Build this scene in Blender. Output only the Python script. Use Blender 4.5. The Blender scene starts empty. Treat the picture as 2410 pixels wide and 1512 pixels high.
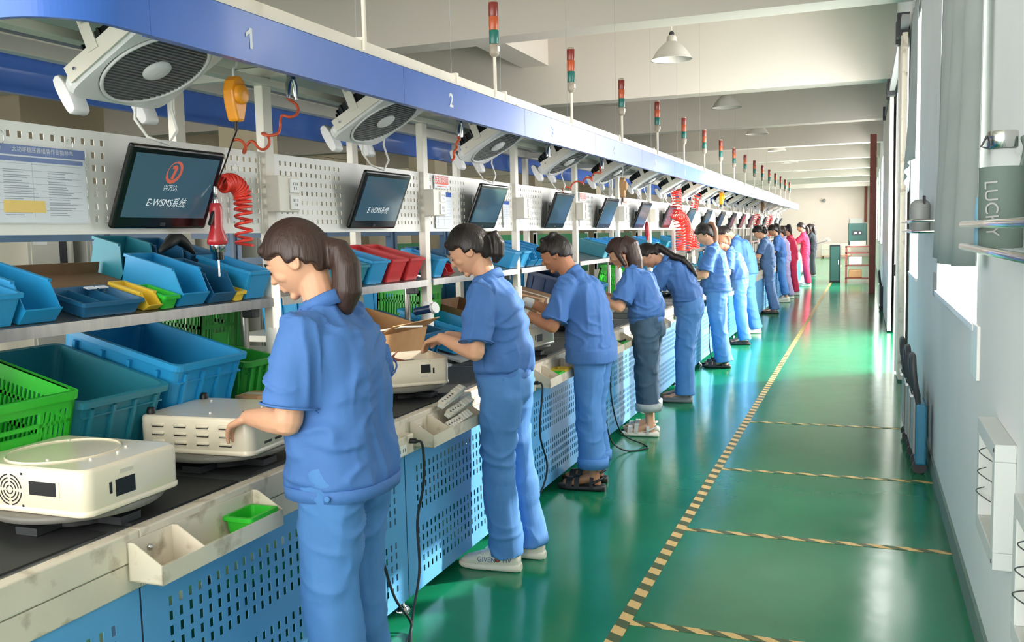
import bpy, bmesh, math, random
from mathutils import Vector, Matrix, noise
R = math.radians
PI = math.pi
rnd = random.Random(7)
sc = bpy.context.scene
COL = sc.collection

# ---------------------------------------------------------------- camera, world, sun, exposure
cam_d = bpy.data.cameras.new('camera')
cam_d.sensor_fit = 'HORIZONTAL'; cam_d.sensor_width = 36.0
cam_d.lens = 2170.6 / 2410 * 36.0
cam_d.clip_start = 0.05; cam_d.clip_end = 300
cam = bpy.data.objects.new('camera', cam_d); COL.objects.link(cam)
r_ = Vector((0.93437181, 0.35548341, -0.02410112)); u_ = Vector((-0.0101384, 0.09414188, 0.99550717)); f_ = Vector((-0.35615521, 0.92992949, -0.09156755))
cam.matrix_world = Matrix(((r_.x, u_.x, -f_.x, 0), (r_.y, u_.y, -f_.y, 0), (r_.z, u_.z, -f_.z, 1.5), (0, 0, 0, 1)))
sc.camera = cam

world = bpy.data.worlds.new('world'); sc.world = world; world.use_nodes = True
bg = world.node_tree.nodes['Background']
bg.inputs[0].default_value = (1.0, 0.975, 0.94, 1); bg.inputs[1].default_value = 3.3

sun_d = bpy.data.lights.new('sun', 'SUN'); sun_d.energy = 5.0; sun_d.angle = R(1.2); sun_d.color = (1.0, 0.93, 0.82)
sun = bpy.data.objects.new('sun', sun_d); COL.objects.link(sun)
sun.rotation_euler = Vector((-1.0, -0.72, -0.58)).to_track_quat('-Z', 'Y').to_euler()

def area(name, loc, direction, sx, sy, energy, color=(1.0, 0.98, 0.95)):
    d = bpy.data.lights.new(name, 'AREA'); d.shape = 'RECTANGLE'; d.size = sx; d.size_y = sy; d.energy = energy; d.color = color
    o = bpy.data.objects.new(name, d); COL.objects.link(o); o.location = loc
    o.rotation_euler = Vector(direction).to_track_quat('-Z', 'Z').to_euler()
    return o
# daylight at the right wall openings, the last added to light the far end: (y0, y1, z0, z1)
OPEN = [(3.88, 5.93, 1.12, 3.3), (8.05, 9.45, 1.08, 3.2), (10.25, 14.1, 0.0, 3.3), (15.6, 17.2, 1.1, 3.2), (18.4, 20.2, 1.1, 3.2),
        (24.0, 26.0, 1.1, 3.2), (29.0, 31.0, 1.1, 3.2), (34.0, 36.0, 1.1, 3.2), (39.0, 41.0, 1.1, 3.2), (43.0, 50.0, 1.0, 3.5)]  # last opening is added, with its lamp, to brighten the far wall
for (a, b, z0, z1) in OPEN:
    area('window_daylight', (0.92, (a + b) / 2, (z0 + z1) / 2), (-1, 0, -0.45), b - a, z1 - z0, (11 if z0 == 0 else 20 if a < 22 else 24 if a > 42 else 100) * (b - a) * (z1 - z0))

sc.view_settings.view_transform = 'Standard'; sc.view_settings.look = 'None'
sc.view_settings.exposure = 1.05; sc.view_settings.gamma = 1.0; sc.view_settings.use_curve_mapping = False
sc.cycles.use_denoising = True
sc.cycles.use_adaptive_sampling = True; sc.cycles.adaptive_threshold = 0.025
sc.cycles.max_bounces = 7; sc.cycles.diffuse_bounces = 4; sc.cycles.glossy_bounces = 3; sc.cycles.transmission_bounces = 6; sc.cycles.transparent_max_bounces = 8
sc.cycles.sample_clamp_indirect = 6.0; sc.cycles.caustics_reflective = False; sc.cycles.caustics_refractive = False

# ---------------------------------------------------------------- helpers
def lin(c):
    return tuple(((x / 255.0) / 12.92 if x / 255.0 <= 0.04045 else ((x / 255.0 + 0.055) / 1.055) ** 2.4) for x in c)
MATS = {}
def mat(name, rgb, rough=0.5, metal=0.0, var=0.0, scale=6.0, spec=0.5, emit=0.0, bump=0.0, bscale=40.0, alpha=1.0, trans=0.0, coat=0.0, dirt=None, stretch=(1, 1, 1)):
    if name in MATS: return MATS[name]
    m = bpy.data.materials.new(name); m.use_nodes = True
    nt = m.node_tree; b = nt.nodes['Principled BSDF']
    c = lin(rgb)
    b.inputs['Base Color'].default_value = (*c, 1); b.inputs['Roughness'].default_value = rough; b.inputs['Metallic'].default_value = metal
    b.inputs['Specular IOR Level'].default_value = spec; b.inputs['Alpha'].default_value = alpha; b.inputs['Transmission Weight'].default_value = trans
    b.inputs['Coat Weight'].default_value = coat; b.inputs['Coat Roughness'].default_value = 0.08
    if emit:
        b.inputs['Emission Color'].default_value = (*c, 1); b.inputs['Emission Strength'].default_value = emit
    if var or bump or dirt:
        tc = nt.nodes.new('ShaderNodeTexCoord'); mp = nt.nodes.new('ShaderNodeMapping'); mp.inputs['Scale'].default_value = stretch
        nt.links.new(tc.outputs['Object'], mp.inputs['Vector'])
    if var:
        n = nt.nodes.new('ShaderNodeTexNoise'); n.inputs['Scale'].default_value = scale; n.inputs['Detail'].default_value = 5
        rp = nt.nodes.new('ShaderNodeValToRGB')
        rp.color_ramp.elements[0].position = 0.3; rp.color_ramp.elements[1].position = 0.7
        rp.color_ramp.elements[0].color = (*[x * (1 - var) for x in c], 1); rp.color_ramp.elements[1].color = (*[min(1, x * (1 + var)) for x in c], 1)
        nt.links.new(mp.outputs[0], n.inputs['Vector']); nt.links.new(n.outputs['Fac'], rp.inputs[0])
        out = rp.outputs[0]
        if dirt:
            n2 = nt.nodes.new('ShaderNodeTexNoise'); n2.inputs['Scale'].default_value = scale * 2.3; n2.inputs['Detail'].default_value = 8
            r2 = nt.nodes.new('ShaderNodeValToRGB'); r2.color_ramp.elements[0].position = 0.56; r2.color_ramp.elements[1].position = 0.75
            mx = nt.nodes.new('ShaderNodeMix'); mx.data_type = 'RGBA'; mx.inputs[7].default_value = (*lin(dirt), 1)
            nt.links.new(mp.outputs[0], n2.inputs['Vector']); nt.links.new(n2.outputs['Fac'], r2.inputs[0]); nt.links.new(r2.outputs[0], mx.inputs[0]); nt.links.new(out, mx.inputs[6])
            out = mx.outputs[2]
        nt.links.new(out, b.inputs['Base Color'])
    if bump:
        n3 = nt.nodes.new('ShaderNodeTexNoise'); n3.inputs['Scale'].default_value = bscale; n3.inputs['Detail'].default_value = 3
        bp = nt.nodes.new('ShaderNodeBump'); bp.inputs['Strength'].default_value = bump; bp.inputs['Distance'].default_value = 0.01
        nt.links.new(mp.outputs[0], n3.inputs['Vector']); nt.links.new(n3.outputs['Fac'], bp.inputs['Height']); nt.links.new(bp.outputs[0], b.inputs['Normal'])
    MATS[name] = m
    return m

def V(*a): return Vector(a)
class MB:
    def __init__(s): s.v = []; s.f = []; s.s = []
    def add(s, vs, fs, smooth=False):
        o = len(s.v); s.v += [tuple(p) for p in vs]
        for f in fs: s.f.append([i + o for i in f]); s.s.append(smooth)
        return s
    def box(s, x0, x1, y0, y1, z0, z1):
        x0, x1 = sorted((x0, x1)); y0, y1 = sorted((y0, y1)); z0, z1 = sorted((z0, z1))
        return s.add([(x0,y0,z0),(x1,y0,z0),(x1,y1,z0),(x0,y1,z0),(x0,y0,z1),(x1,y0,z1),(x1,y1,z1),(x0,y1,z1)],
                     [(0,3,2,1),(4,5,6,7),(0,1,5,4),(1,2,6,5),(2,3,7,6),(3,0,4,7)])
    def obox(s, c, ax, h):
        c = Vector(c); ax = [Vector(a).normalized() for a in ax]; vs = []
        for k in (-1, 1):
            for (i, j) in ((-1,-1),(1,-1),(1,1),(-1,1)): vs.append(c + ax[0]*h[0]*i + ax[1]*h[1]*j + ax[2]*h[2]*k)
        return s.add(vs, [(0,3,2,1),(4,5,6,7),(0,1,5,4),(1,2,6,5),(2,3,7,6),(3,0,4,7)])
    def loft(s, rings, caps=True, smooth=True, closed=False):
        n = len(rings[0]); vs = [p for r in rings for p in r]; fs = []; m = len(rings)
        for i in range(m if closed else m - 1):
            a = i * n; b = ((i + 1) % m) * n
            for j in range(n): fs.append((a + j, a + (j + 1) % n, b + (j + 1) % n, b + j))
        o = len(s.f); s.add(vs, fs, smooth)
        if caps and not closed:
            s.add(rings[0], [tuple(reversed(range(n)))]); s.add(rings[-1], [tuple(range(n))])
        return s
    def tube(s, pts, r, n=8, closed=False, caps=True):
        pts = [Vector(p) for p in pts]; m = len(pts); rs = r if isinstance(r, (list, tuple)) else [r] * m
        rings = []; nrm = None
        for i, p in enumerate(pts):
            a = pts[(i - 1) % m] if (i > 0 or closed) else p; b = pts[(i + 1) % m] if (i < m - 1 or closed) else p
            t = (b - a).normalized() if (b - a).length > 1e-9 else Vector((0, 0, 1))
            if nrm is None:
                nrm = t.orthogonal().normalized()
            nrm = (nrm - t * nrm.dot(t))
            nrm = nrm.normalized() if nrm.length > 1e-6 else t.orthogonal().normalized()
            bt = t.cross(nrm)
            rings.append([p + (nrm * math.cos(2*PI*j/n) + bt * math.sin(2*PI*j/n)) * rs[i] for j in range(n)])
        return s.loft(rings, caps, True, closed)
    def cyl(s, p, q, r0, r1=None, n=14, caps=True):
        return s.tube([p, q], [r0, r0 if r1 is None else r1], n, caps=caps)
    def capsule(s, p, q, r0, r1=None, n=10):
        p = Vector(p); q = Vector(q); r1 = r0 if r1 is None else r1; d = (q - p); d = d.normalized() if d.length > 1e-6 else Vector((0, 0, 1))
        return s.tube([p - d*r0*.98, p - d*r0*.7, p, q, q + d*r1*.7, q + d*r1*.98], [r0*.15, r0*.72, r0, r1, r1*.72, r1*.15], n)
    def lathe(s, prof, c=(0,0,0), ax=((1,0,0),(0,1,0),(0,0,1)), n=20, caps=True, smooth=True):
        c = Vector(c); ax = [Vector(a) for a in ax]
        rings = [[c + ax[0]*(r*math.cos(2*PI*j/n)) + ax[1]*(r*math.sin(2*PI*j/n)) + ax[2]*z for j in range(n)] for r, z in prof]
        return s.loft(rings, caps, smooth)
    def sphere(s, c, rad, ax=((1,0,0),(0,1,0),(0,0,1)), nu=16, nv=10):
        prof = [(max(.02, math.sin(PI*i/nv)), -math.cos(PI*i/nv)) for i in range(nv + 1)]
        ax = [Vector(a).normalized() * r for a, r in zip(ax, (rad if isinstance(rad, (tuple, list)) else (rad,)*3))]
        return s.lathe(prof, c, ax, nu)
    def prism(s, poly, o, a, b, e, d):
        # polygon in (a,b) plane at origin o, extruded along e by d
        o = Vector(o); a = Vector(a); b = Vector(b); e = Vector(e); n = len(poly)
        v0 = [o + a*x + b*y for x, y in poly]; v1 = [p + e*d for p in v0]
        return s.add(v0 + v1, [tuple(reversed(range(n))), tuple(range(n, 2*n))] + [(j, (j+1) % n, (j+1) % n + n, j + n) for j in range(n)])
    def perf(s, ys, zs, hole, x0, x1):
        ny, nz = len(ys), len(zs); idx = lambda i, j, k: (i*nz + j)*2 + k
        vs = [(x, y, z) for y in ys for z in zs for x in (x1, x0)]; fs = []
        solid = lambda i, j: 0 <= i < ny-1 and 0 <= j < nz-1 and not hole(i, j)
        for i in range(ny-1):
            for j in range(nz-1):
                if not solid(i, j): continue
                fs.append((idx(i,j,0), idx(i+1,j,0), idx(i+1,j+1,0), idx(i,j+1,0))); fs.append((idx(i,j,1), idx(i,j+1,1), idx(i+1,j+1,1), idx(i+1,j,1)))
                if not solid(i-1,j): fs.append((idx(i,j,0), idx(i,j+1,0), idx(i,j+1,1), idx(i,j,1)))
                if not solid(i+1,j): fs.append((idx(i+1,j,0), idx(i+1,j,1), idx(i+1,j+1,1), idx(i+1,j+1,0)))
                if not solid(i,j-1): fs.append((idx(i,j,0), idx(i,j,1), idx(i+1,j,1), idx(i+1,j,0)))
                if not solid(i,j+1): fs.append((idx(i,j+1,0), idx(i+1,j+1,0), idx(i+1,j+1,1), idx(i,j+1,1)))
        return s.add(vs, fs)
    def mesh(s, name):
        me = bpy.data.meshes.new(name); me.from_pydata(s.v, [], s.f)
        me.polygons.foreach_set('use_smooth', s.s); me.update(); return me
    def build(s, name, m, parent=None, loc=None, rot=None, bevel=0.0, seg=2):
        o = bpy.data.objects.new(name, s.mesh(name)); COL.objects.link(o)
        if m is not None: o.data.materials.append(MATS[m] if isinstance(m, str) else m)
        if parent is not None: o.parent = parent
        if loc is not None: o.location = loc
        if rot is not None: o.rotation_euler = rot
        if bevel:
            md = o.modifiers.new('bevel', 'BEVEL'); md.width = bevel; md.segments = seg; md.limit_method = 'ANGLE'; md.angle_limit = R(40)
        return o
def tag(o, label, cat, group=None, kind=None):
    o['label'] = label; o['category'] = cat
    if group: o['group'] = group
    if kind: o['kind'] = kind
    return o
def thing(name, label, cat, loc=(0, 0, 0), rotz=0.0, group=None):
    o = bpy.data.objects.new(name, None); COL.objects.link(o); o.empty_display_size = .1
    o.location = loc; o.rotation_euler = (0, 0, rotz)
    return tag(o, label, cat, group)
def copy_tree(o, parent=None):
    c = o.copy(); COL.objects.link(c); c.parent = parent
    for ch in list(o.children): copy_tree(ch, c)
    return c
def struct(mb, name, m, label=None, parent=None, bevel=0.0):
    o = mb.build(name, m, parent, bevel=bevel)
    if parent is None:
        o['kind'] = 'structure'
        if label: o['label'] = label
    return o
def text(body, size, m, parent, loc, right, up, name='lettering', align='CENTER', shear=0.0, depth=0.0, sx=1.0, bold=0.0):
    cu = bpy.data.curves.new(name, 'FONT'); cu.body = body; cu.size = size; cu.align_x = align; cu.align_y = 'CENTER'; cu.shear = shear; cu.extrude = depth; cu.offset = bold
    t = bpy.data.objects.new(name, cu); COL.objects.link(t)
    dg = bpy.context.evaluated_depsgraph_get(); me = bpy.data.meshes.new_from_object(t.evaluated_get(dg))
    bpy.data.objects.remove(t); bpy.data.curves.remove(cu)
    right = Vector(right).normalized(); up = Vector(up); up = (up - right*up.dot(right)).normalized(); n = right.cross(up)
    M = Matrix(((right.x*sx, up.x, n.x), (right.y*sx, up.y, n.y), (right.z*sx, up.z, n.z)))
    for v in me.vertices: v.co = M @ v.co
    me.materials.clear(); me.materials.append(MATS[m])
    o = bpy.data.objects.new(name, me); COL.objects.link(o); o.parent = parent; o.location = loc
    return o
ORD = ['first', 'second', 'third', 'fourth', 'fifth', 'sixth', 'seventh', 'eighth', 'ninth', 'tenth', 'eleventh', 'twelfth', 'thirteenth', 'fourteenth', 'fifteenth', 'sixteenth', 'seventeenth', 'eighteenth', 'nineteenth', 'twentieth']

# ---------------------------------------------------------------- materials
mat('wall_white', (226, 229, 228), .7, var=.04, scale=1.5)
mat('wall_far', (246, 230, 220), .7, var=.03, scale=.8)
mat('wall_tan', (158, 146, 122), .75, var=.05, scale=.6)
mat('ceiling_white', (206, 199, 188), .75, var=.03, scale=.5)
mat('baseboard_grey', (108, 132, 124), .5, var=.12, scale=8)
mat('cream', (222, 216, 203), .38, var=.03, scale=4)
mat('cream_dirty', (218, 208, 190), .45, var=.05, scale=6, dirt=(150, 134, 110))
mat('white_paint', (232, 232, 228), .35)
mat('peg_white', (233, 231, 226), .4)
mat('panel_blue', (96, 166, 222), .42, var=.05, scale=3)
mat('fascia_blue', (58, 106, 194), .32, var=.06, scale=3, coat=.08, spec=.35)
mat('roof_blue', (60, 92, 130), .25)
mat('steel', (168, 164, 158), .28, metal=.85, var=.1, scale=5, bump=.05, stretch=(1, 8, 1))
mat('chrome', (205, 205, 205), .15, metal=1)
mat('table_grey', (84, 86, 86), .4, var=.18, scale=5)
mat('rubber_dark', (46, 47, 48), .6, var=.15)
mat('turn_grey', (112, 110, 104), .45, var=.1)
mat('black', (20, 21, 22), .45)
mat('black_gloss', (16, 17, 18), .18)
mat('dark_grey', (52, 55, 58), .5)
mat('grey', (150, 152, 150), .5)
mat('box_cream', (234, 222, 200), .22, coat=.5)
mat('hole_dark', (14, 18, 20), .5)
mat('bin_blue', (34, 148, 205), .38, var=.06)
mat('bin_teal', (38, 130, 150), .42, var=.12)
mat('bin_dark', (28, 96, 138), .42, var=.08)
mat('bin_red', (200, 46, 52), .38, var=.06)
mat('bin_green', (46, 190, 48), .4, var=.05)
mat('bin_green_dark', (40, 150, 52), .45, var=.1)
mat('bin_yellow', (232, 196, 60), .4, var=.06)
mat('cardboard', (196, 152, 104), .75, var=.08, scale=10)
mat('cardboard_brown', (128, 98, 70), .8, var=.1, scale=10)
mat('red_tool', (186, 42, 48), .3, coat=.3)
mat('red_hose', (238, 66, 52), .3)
mat('orange_hose', (214, 88, 52), .3)
mat('orange', (240, 156, 36), .35)
mat('cord_black', (24, 30, 36), .5)
mat('cord_white', (228, 226, 220), .4)
mat('fan_white', (228, 226, 226), .35)
mat('grille_grey', (120, 122, 124), .4)
mat('tower_red', (118, 44, 36), .3); mat('tower_orange', (172, 78, 42), .3); mat('tower_green', (28, 100, 92), .3); mat('tower_base', (158, 148, 134), .4)
mat('screen_dark', (48, 70, 82), .12, emit=.45)
mat('text_white', (225, 230, 232), .5); mat('text_white_lit', (196, 204, 206), .5, emit=.3)
mat('logo_red', (186, 84, 66), .5, emit=.25)
mat('paper', (232, 236, 244), .6); mat('paper_blue', (46, 92, 178), .6); mat('paper_yellow', (250, 208, 40), .6); mat('ink_grey', (150, 158, 172), .7); mat('ink', (40, 44, 50), .6)
mat('sign_red', (226, 84, 52), .5)
mat('clear_plastic', (235, 240, 242), .15, alpha=.12)
mat('glass', (240, 248, 248), .03, alpha=.16)
mat('curtain_grey', (172, 180, 176), .85, var=.05)
mat('bottle_green', (98, 114, 106), .7); mat('bottle_blue', (120, 168, 190), .4)
mat('box_grey', (200, 205, 203), .5); mat('trolley_blue', (46, 118, 150), .4); mat('rust_red', (150, 84, 72), .6, var=.1); mat('machine_green', (44, 88, 80), .4)
mat('rack_blue', (88, 122, 158), .3, var=.08); mat('rack_dark', (32, 58, 98), .35)
mat('machine_beige', (206, 200, 186), .5); mat('machine_grey', (168, 168, 160), .5)
mat('board_green', (34, 132, 78), .55)
mat('skin', (222, 168, 136), .55, var=.05, scale=18); mat('skin_tan', (192, 132, 98), .55, var=.05, scale=18)
mat('hair_black', (34, 26, 24), .42, bump=.5, bscale=60, stretch=(1, 1, .15)); mat('hair_brown', (58, 38, 32), .42, bump=.5, bscale=60, stretch=(1, 1, .15)); mat('hair_light', (150, 104, 76), .5, bump=.5, bscale=60, stretch=(1, 1, .15))
mat('lips', (176, 92, 84), .5)
mat('work_blue', (70, 116, 182), .75, var=.05, scale=9, bump=.12, bscale=260)
mat('trouser_blue', (78, 132, 196), .75, var=.05, scale=9, bump=.12, bscale=260)
mat('work_blue_grey', (80, 112, 158), .75, var=.06, scale=9, bump=.12, bscale=260)
mat('jeans', (58, 84, 108), .8, var=.14, scale=14, bump=.15, bscale=300); mat('jeans_cuff', (168, 176, 178), .8, var=.1, scale=30)
mat('work_red', (222, 48, 88), .75, var=.05, scale=9)
mat('black_cloth', (40, 46, 54), .8, var=.06); mat('lilac', (178, 164, 206), .7)
mat('shoe_white', (228, 222, 208), .5, var=.05); mat('shoe_black', (30, 29, 30), .45); mat('shoe_grey', (122, 126, 128), .7); mat('glove_white', (222, 222, 218), .8)
mat('lamp_shade', (206, 202, 194), .4); mat('lamp_inner', (228, 226, 220), .35); mat('bulb_lit', (255, 246, 226), .3, emit=6); mat('bulb', (230, 228, 222), .2)

# floor: green epoxy with soft blotches, glossy coat
def floor_mat():
    m = bpy.data.materials.new('floor_green'); m.use_nodes = True; nt = m.node_tree; b = nt.nodes['Principled BSDF']
    tc = nt.nodes.new('ShaderNodeTexCoord'); n = nt.nodes.new('ShaderNodeTexNoise'); n.inputs['Scale'].default_value = .9; n.inputs['Detail'].default_value = 6
    rp = nt.nodes.new('ShaderNodeValToRGB'); rp.color_ramp.elements[0].position = .32; rp.color_ramp.elements[1].position = .7
    rp.color_ramp.elements[0].color = (*lin((14, 112, 76)), 1); rp.color_ramp.elements[1].color = (*lin((26, 134, 94)), 1)
    nt.links.new(tc.outputs['Object'], n.inputs['Vector']); nt.links.new(n.outputs['Fac'], rp.inputs[0]); nt.links.new(rp.outputs[0], b.inputs['Base Color'])
    n2 = nt.nodes.new('ShaderNodeTexNoise'); n2.inputs['Scale'].default_value = 5.0; n2.inputs['Detail'].default_value = 6
    mr = nt.nodes.new('ShaderNodeMapRange'); mr.inputs[3].default_value = .09; mr.inputs[4].default_value = .22
    nt.links.new(tc.outputs['Object'], n2.inputs['Vector']); nt.links.new(n2.outputs['Fac'], mr.inputs[0]); nt.links.new(mr.outputs[0], b.inputs['Roughness'])
    bp = nt.nodes.new('ShaderNodeBump'); bp.inputs['Strength'].default_value = .04; bp.inputs['Distance'].default_value = .01
    n3 = nt.nodes.new('ShaderNodeTexNoise'); n3.inputs['Scale'].default_value = 9.0
    nt.links.new(tc.outputs['Object'], n3.inputs['Vector']); nt.links.new(n3.outputs['Fac'], bp.inputs['Height']); nt.links.new(bp.outputs[0], b.inputs['Normal'])
    b.inputs['Specular IOR Level'].default_value = .42
    MATS['floor_green'] = m
floor_mat()
# hazard tape print: slanted stripes in the tape's own coordinates (x across, y along)
def tape_mat(name, k):
    m = bpy.data.materials.new(name); m.use_nodes = True; nt = m.node_tree; b = nt.nodes['Principled BSDF']
    tc = nt.nodes.new('ShaderNodeTexCoord'); sp = nt.nodes.new('ShaderNodeSeparateXYZ'); nt.links.new(tc.outputs['Object'], sp.inputs[0])
    mu = nt.nodes.new('ShaderNodeMath'); mu.operation = 'MULTIPLY'; mu.inputs[1].default_value = k; nt.links.new(sp.outputs[0], mu.inputs[0])
    ad = nt.nodes.new('ShaderNodeMath'); ad.operation = 'ADD'; nt.links.new(sp.outputs[1], ad.inputs[0]); nt.links.new(mu.outputs[0], ad.inputs[1])
    md = nt.nodes.new('ShaderNodeMath'); md.operation = 'FLOORED_MODULO'; md.inputs[1].default_value = .13; nt.links.new(ad.outputs[0], md.inputs[0])
    gt = nt.nodes.new('ShaderNodeMath'); gt.operation = 'GREATER_THAN'; gt.inputs[1].default_value = .065; nt.links.new(md.outputs[0], gt.inputs[0])
    mx = nt.nodes.new('ShaderNodeMix'); mx.data_type = 'RGBA'; mx.inputs[6].default_value = (*lin((222, 186, 118)), 1); mx.inputs[7].default_value = (*lin((74, 92, 52)), 1)
    nt.links.new(gt.outputs[0], mx.inputs[0]); nt.links.new(mx.outputs[2], b.inputs['Base Color']); b.inputs['Roughness'].default_value = .45
    MATS[name] = m
tape_mat('tape_long', .55); tape_mat('tape_cross', -1.4)

# ---------------------------------------------------------------- the setting
WX = 0.40            # inner face of the right wall
FARY = 52.0
fl = MB().box(-14, WX + .3, -4, FARY + .2, -.1, 0); struct(fl, 'floor', 'floor_green', 'glossy green epoxy factory floor')
ce = MB().box(-14, WX + .3, -4, FARY + .2, 4.75, 4.9); struct(ce, 'ceiling', 'ceiling_white', 'pale concrete ceiling slab between beams')
for i in range(-1, 9):
    y = 9.27 + 5.12 * i
    struct(MB().box(-14, WX, y, y + .36, 3.6, 4.76), 'ceiling_beam', 'ceiling_white', 'pale cross beam under the ceiling')
struct(MB().box(-5.22, -4.78, -4, FARY, 4.22, 4.76), 'ceiling_beam', 'ceiling_white', 'long ceiling beam running parallel to the line')
struct(MB().box(-14, WX + .3, FARY, FARY + .2, 0, 4.8), 'wall_far', 'wall_far', 'plain pale end wall of the hall')
struct(MB().box(-14.2, -14, -4, FARY, 0, 4.8), 'wall_left', 'wall_tan', 'tan wall far behind the line')
# right wall with openings, 0.3 m thick
wr = MB(); ys = sorted(OPEN)
y = -4.0
for (a, b, z0, z1) in ys:
    wr.box(WX, WX + .3, y, a, 0, 4.8)
    if z0 > 0: wr.box(WX, WX + .3, a, b, 0, z0)
    wr.box(WX, WX + .3, a, b, z1, 4.8); y = b
wr.box(WX, WX + .3, y, FARY, 0, 4.8)
struct(wr, 'wall_right', 'wall_white', 'white wall with windows along the aisle')
bb = MB(); y = -4.0
for (a, b) in ((-4, 10.2), (14.15, FARY)): bb.box(WX - .012, WX, a, b, 0, .11)
struct(bb, 'baseboard_right', 'baseboard_grey', 'grey painted skirting along the white wall')
# windows; the farthest is an added one that brightens the end wall
wn = 0
for (a, b, z0, z1) in OPEN:
    if z0 == 0: continue
    wn += 1
    fr = MB(); X0, X1 = WX + .2, WX + .26
    for (p, q, r, t) in ((a, b, z0, z0 + .06), (a, b, z1 - .06, z1), (a, a + .06, z0 + .06, z1 - .06), (b - .06, b, z0 + .06, z1 - .06), ((a+b)/2 - .035, (a+b)/2 + .035, z0 + .06, z1 - .06)): fr.box(X0, X1, p, q, r, t)
    fo = struct(fr, 'window_%d' % wn, 'white_paint', 'white framed sliding window in the right wall')
    for (p, q) in ((a + .06, (a+b)/2 - .035), ((a+b)/2 + .035, b - .06)):
        sash = MB()
        for (c, d, e, g) in ((p, q, z0 + .06, z0 + .11), (p, q, z1 - .11, z1 - .06), (p, p + .045, z0 + .11, z1 - .11), (q - .045, q, z0 + .11, z1 - .11)): sash.box(X0 + .012, X0 + .04, c, d, e, g)
        so = sash.build('sash', 'white_paint', fo)
        MB().box(X0 + .022, X0 + .027, p + .045, q - .045, z0 + .11, z1 - .11).build('pane', 'glass', fo)
    MB().box(WX - .015, WX + .2, a, b, z0 - .02, z0 + .004).build('window_sill', 'white_paint', fo)
# sliding door at the big opening
dr = MB().box(WX - .085, WX - .035, 9.62, 10.22, .02, 3.32)
do = struct(dr, 'door_1', 'cream_dirty', 'tall cream sliding door leaf pushed open'); 
MB().box(WX - .10, WX - .02, 10.20, 10.26, .02, 3.32).build('edge_rail', 'steel', do)
MB().box(WX - .094, WX - .085, 9.66, 9.70, .05, 3.30).build('stile', 'cream', do)
MB().box(WX - .12, WX - .10, 10.215, 10.245, 1.0, 1.12).build('handle', 'dark_grey', do)
rl = MB().box(WX - .10, WX - .03, 9.4, 17.6, 3.36, 3.44)
rlo = struct(rl, 'trim_1', 'grey', 'steel track of the sliding door')
for yy in (9.7, 10.1, 13.9, 14.3, 17.0): MB().box(WX - .13, WX - .02, yy, yy + .14, 3.30, 3.52).build('hanger', 'dark_grey', rlo)
MB().box(WX - .085, WX - .035, 14.15, 17.3, .02, 3.32).build('trim_2', 'cream', None)['kind'] = 'structure'
ln = struct(MB().box(-14, -13.9, 20, 40, 3.8, 4.0), 'trim_3', 'wall_tan')
# column in tan, seen behind the line, and a rusty red pipe post by the right wall
for (x, yy) in ((-7.2, 4.4), (-7.2, 9.5), (-7.2, 14.6), (-7.2, 19.8), (-7.2, 24.9), (-7.2, 30), (-11.5, 9.5), (-11.5, 19.8)):
    struct(MB().box(x - .25, x + .25, yy, yy + .5, 0, 4.76), 'column', 'wall_tan', 'square tan concrete column behind the line')
tag(MB().box(.10, .24, 22.6, 22.76, 0, 3.6).build('steel_post', 'rust_red', bevel=.01), 'rust red square post rising to the ceiling by the right wall', 'post')
# hazard tapes on the floor
t = MB().box(-.027, .027, -4, 40, 0, .0015).build('floor_tape', 'tape_long'); t.location = (-.856, 0, .0005)
tag(t, 'long yellow and black hazard tape running down the aisle', 'floor tape')
for y, w in ((3.37, 'nearest'), (4.56, 'second'), (5.82, 'third'), (7.35, 'farthest')):
    t = MB().box(-.022, .022, -.615, .615, 0, .0015).build('floor_tape', 'tape_cross', loc=(-.215, y, .0006), rot=(0, 0, -PI/2))
    tag(t, 'striped hazard tape across the walkway, %s of the four' % w, 'floor tape', 'tapes across the walkway')
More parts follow.
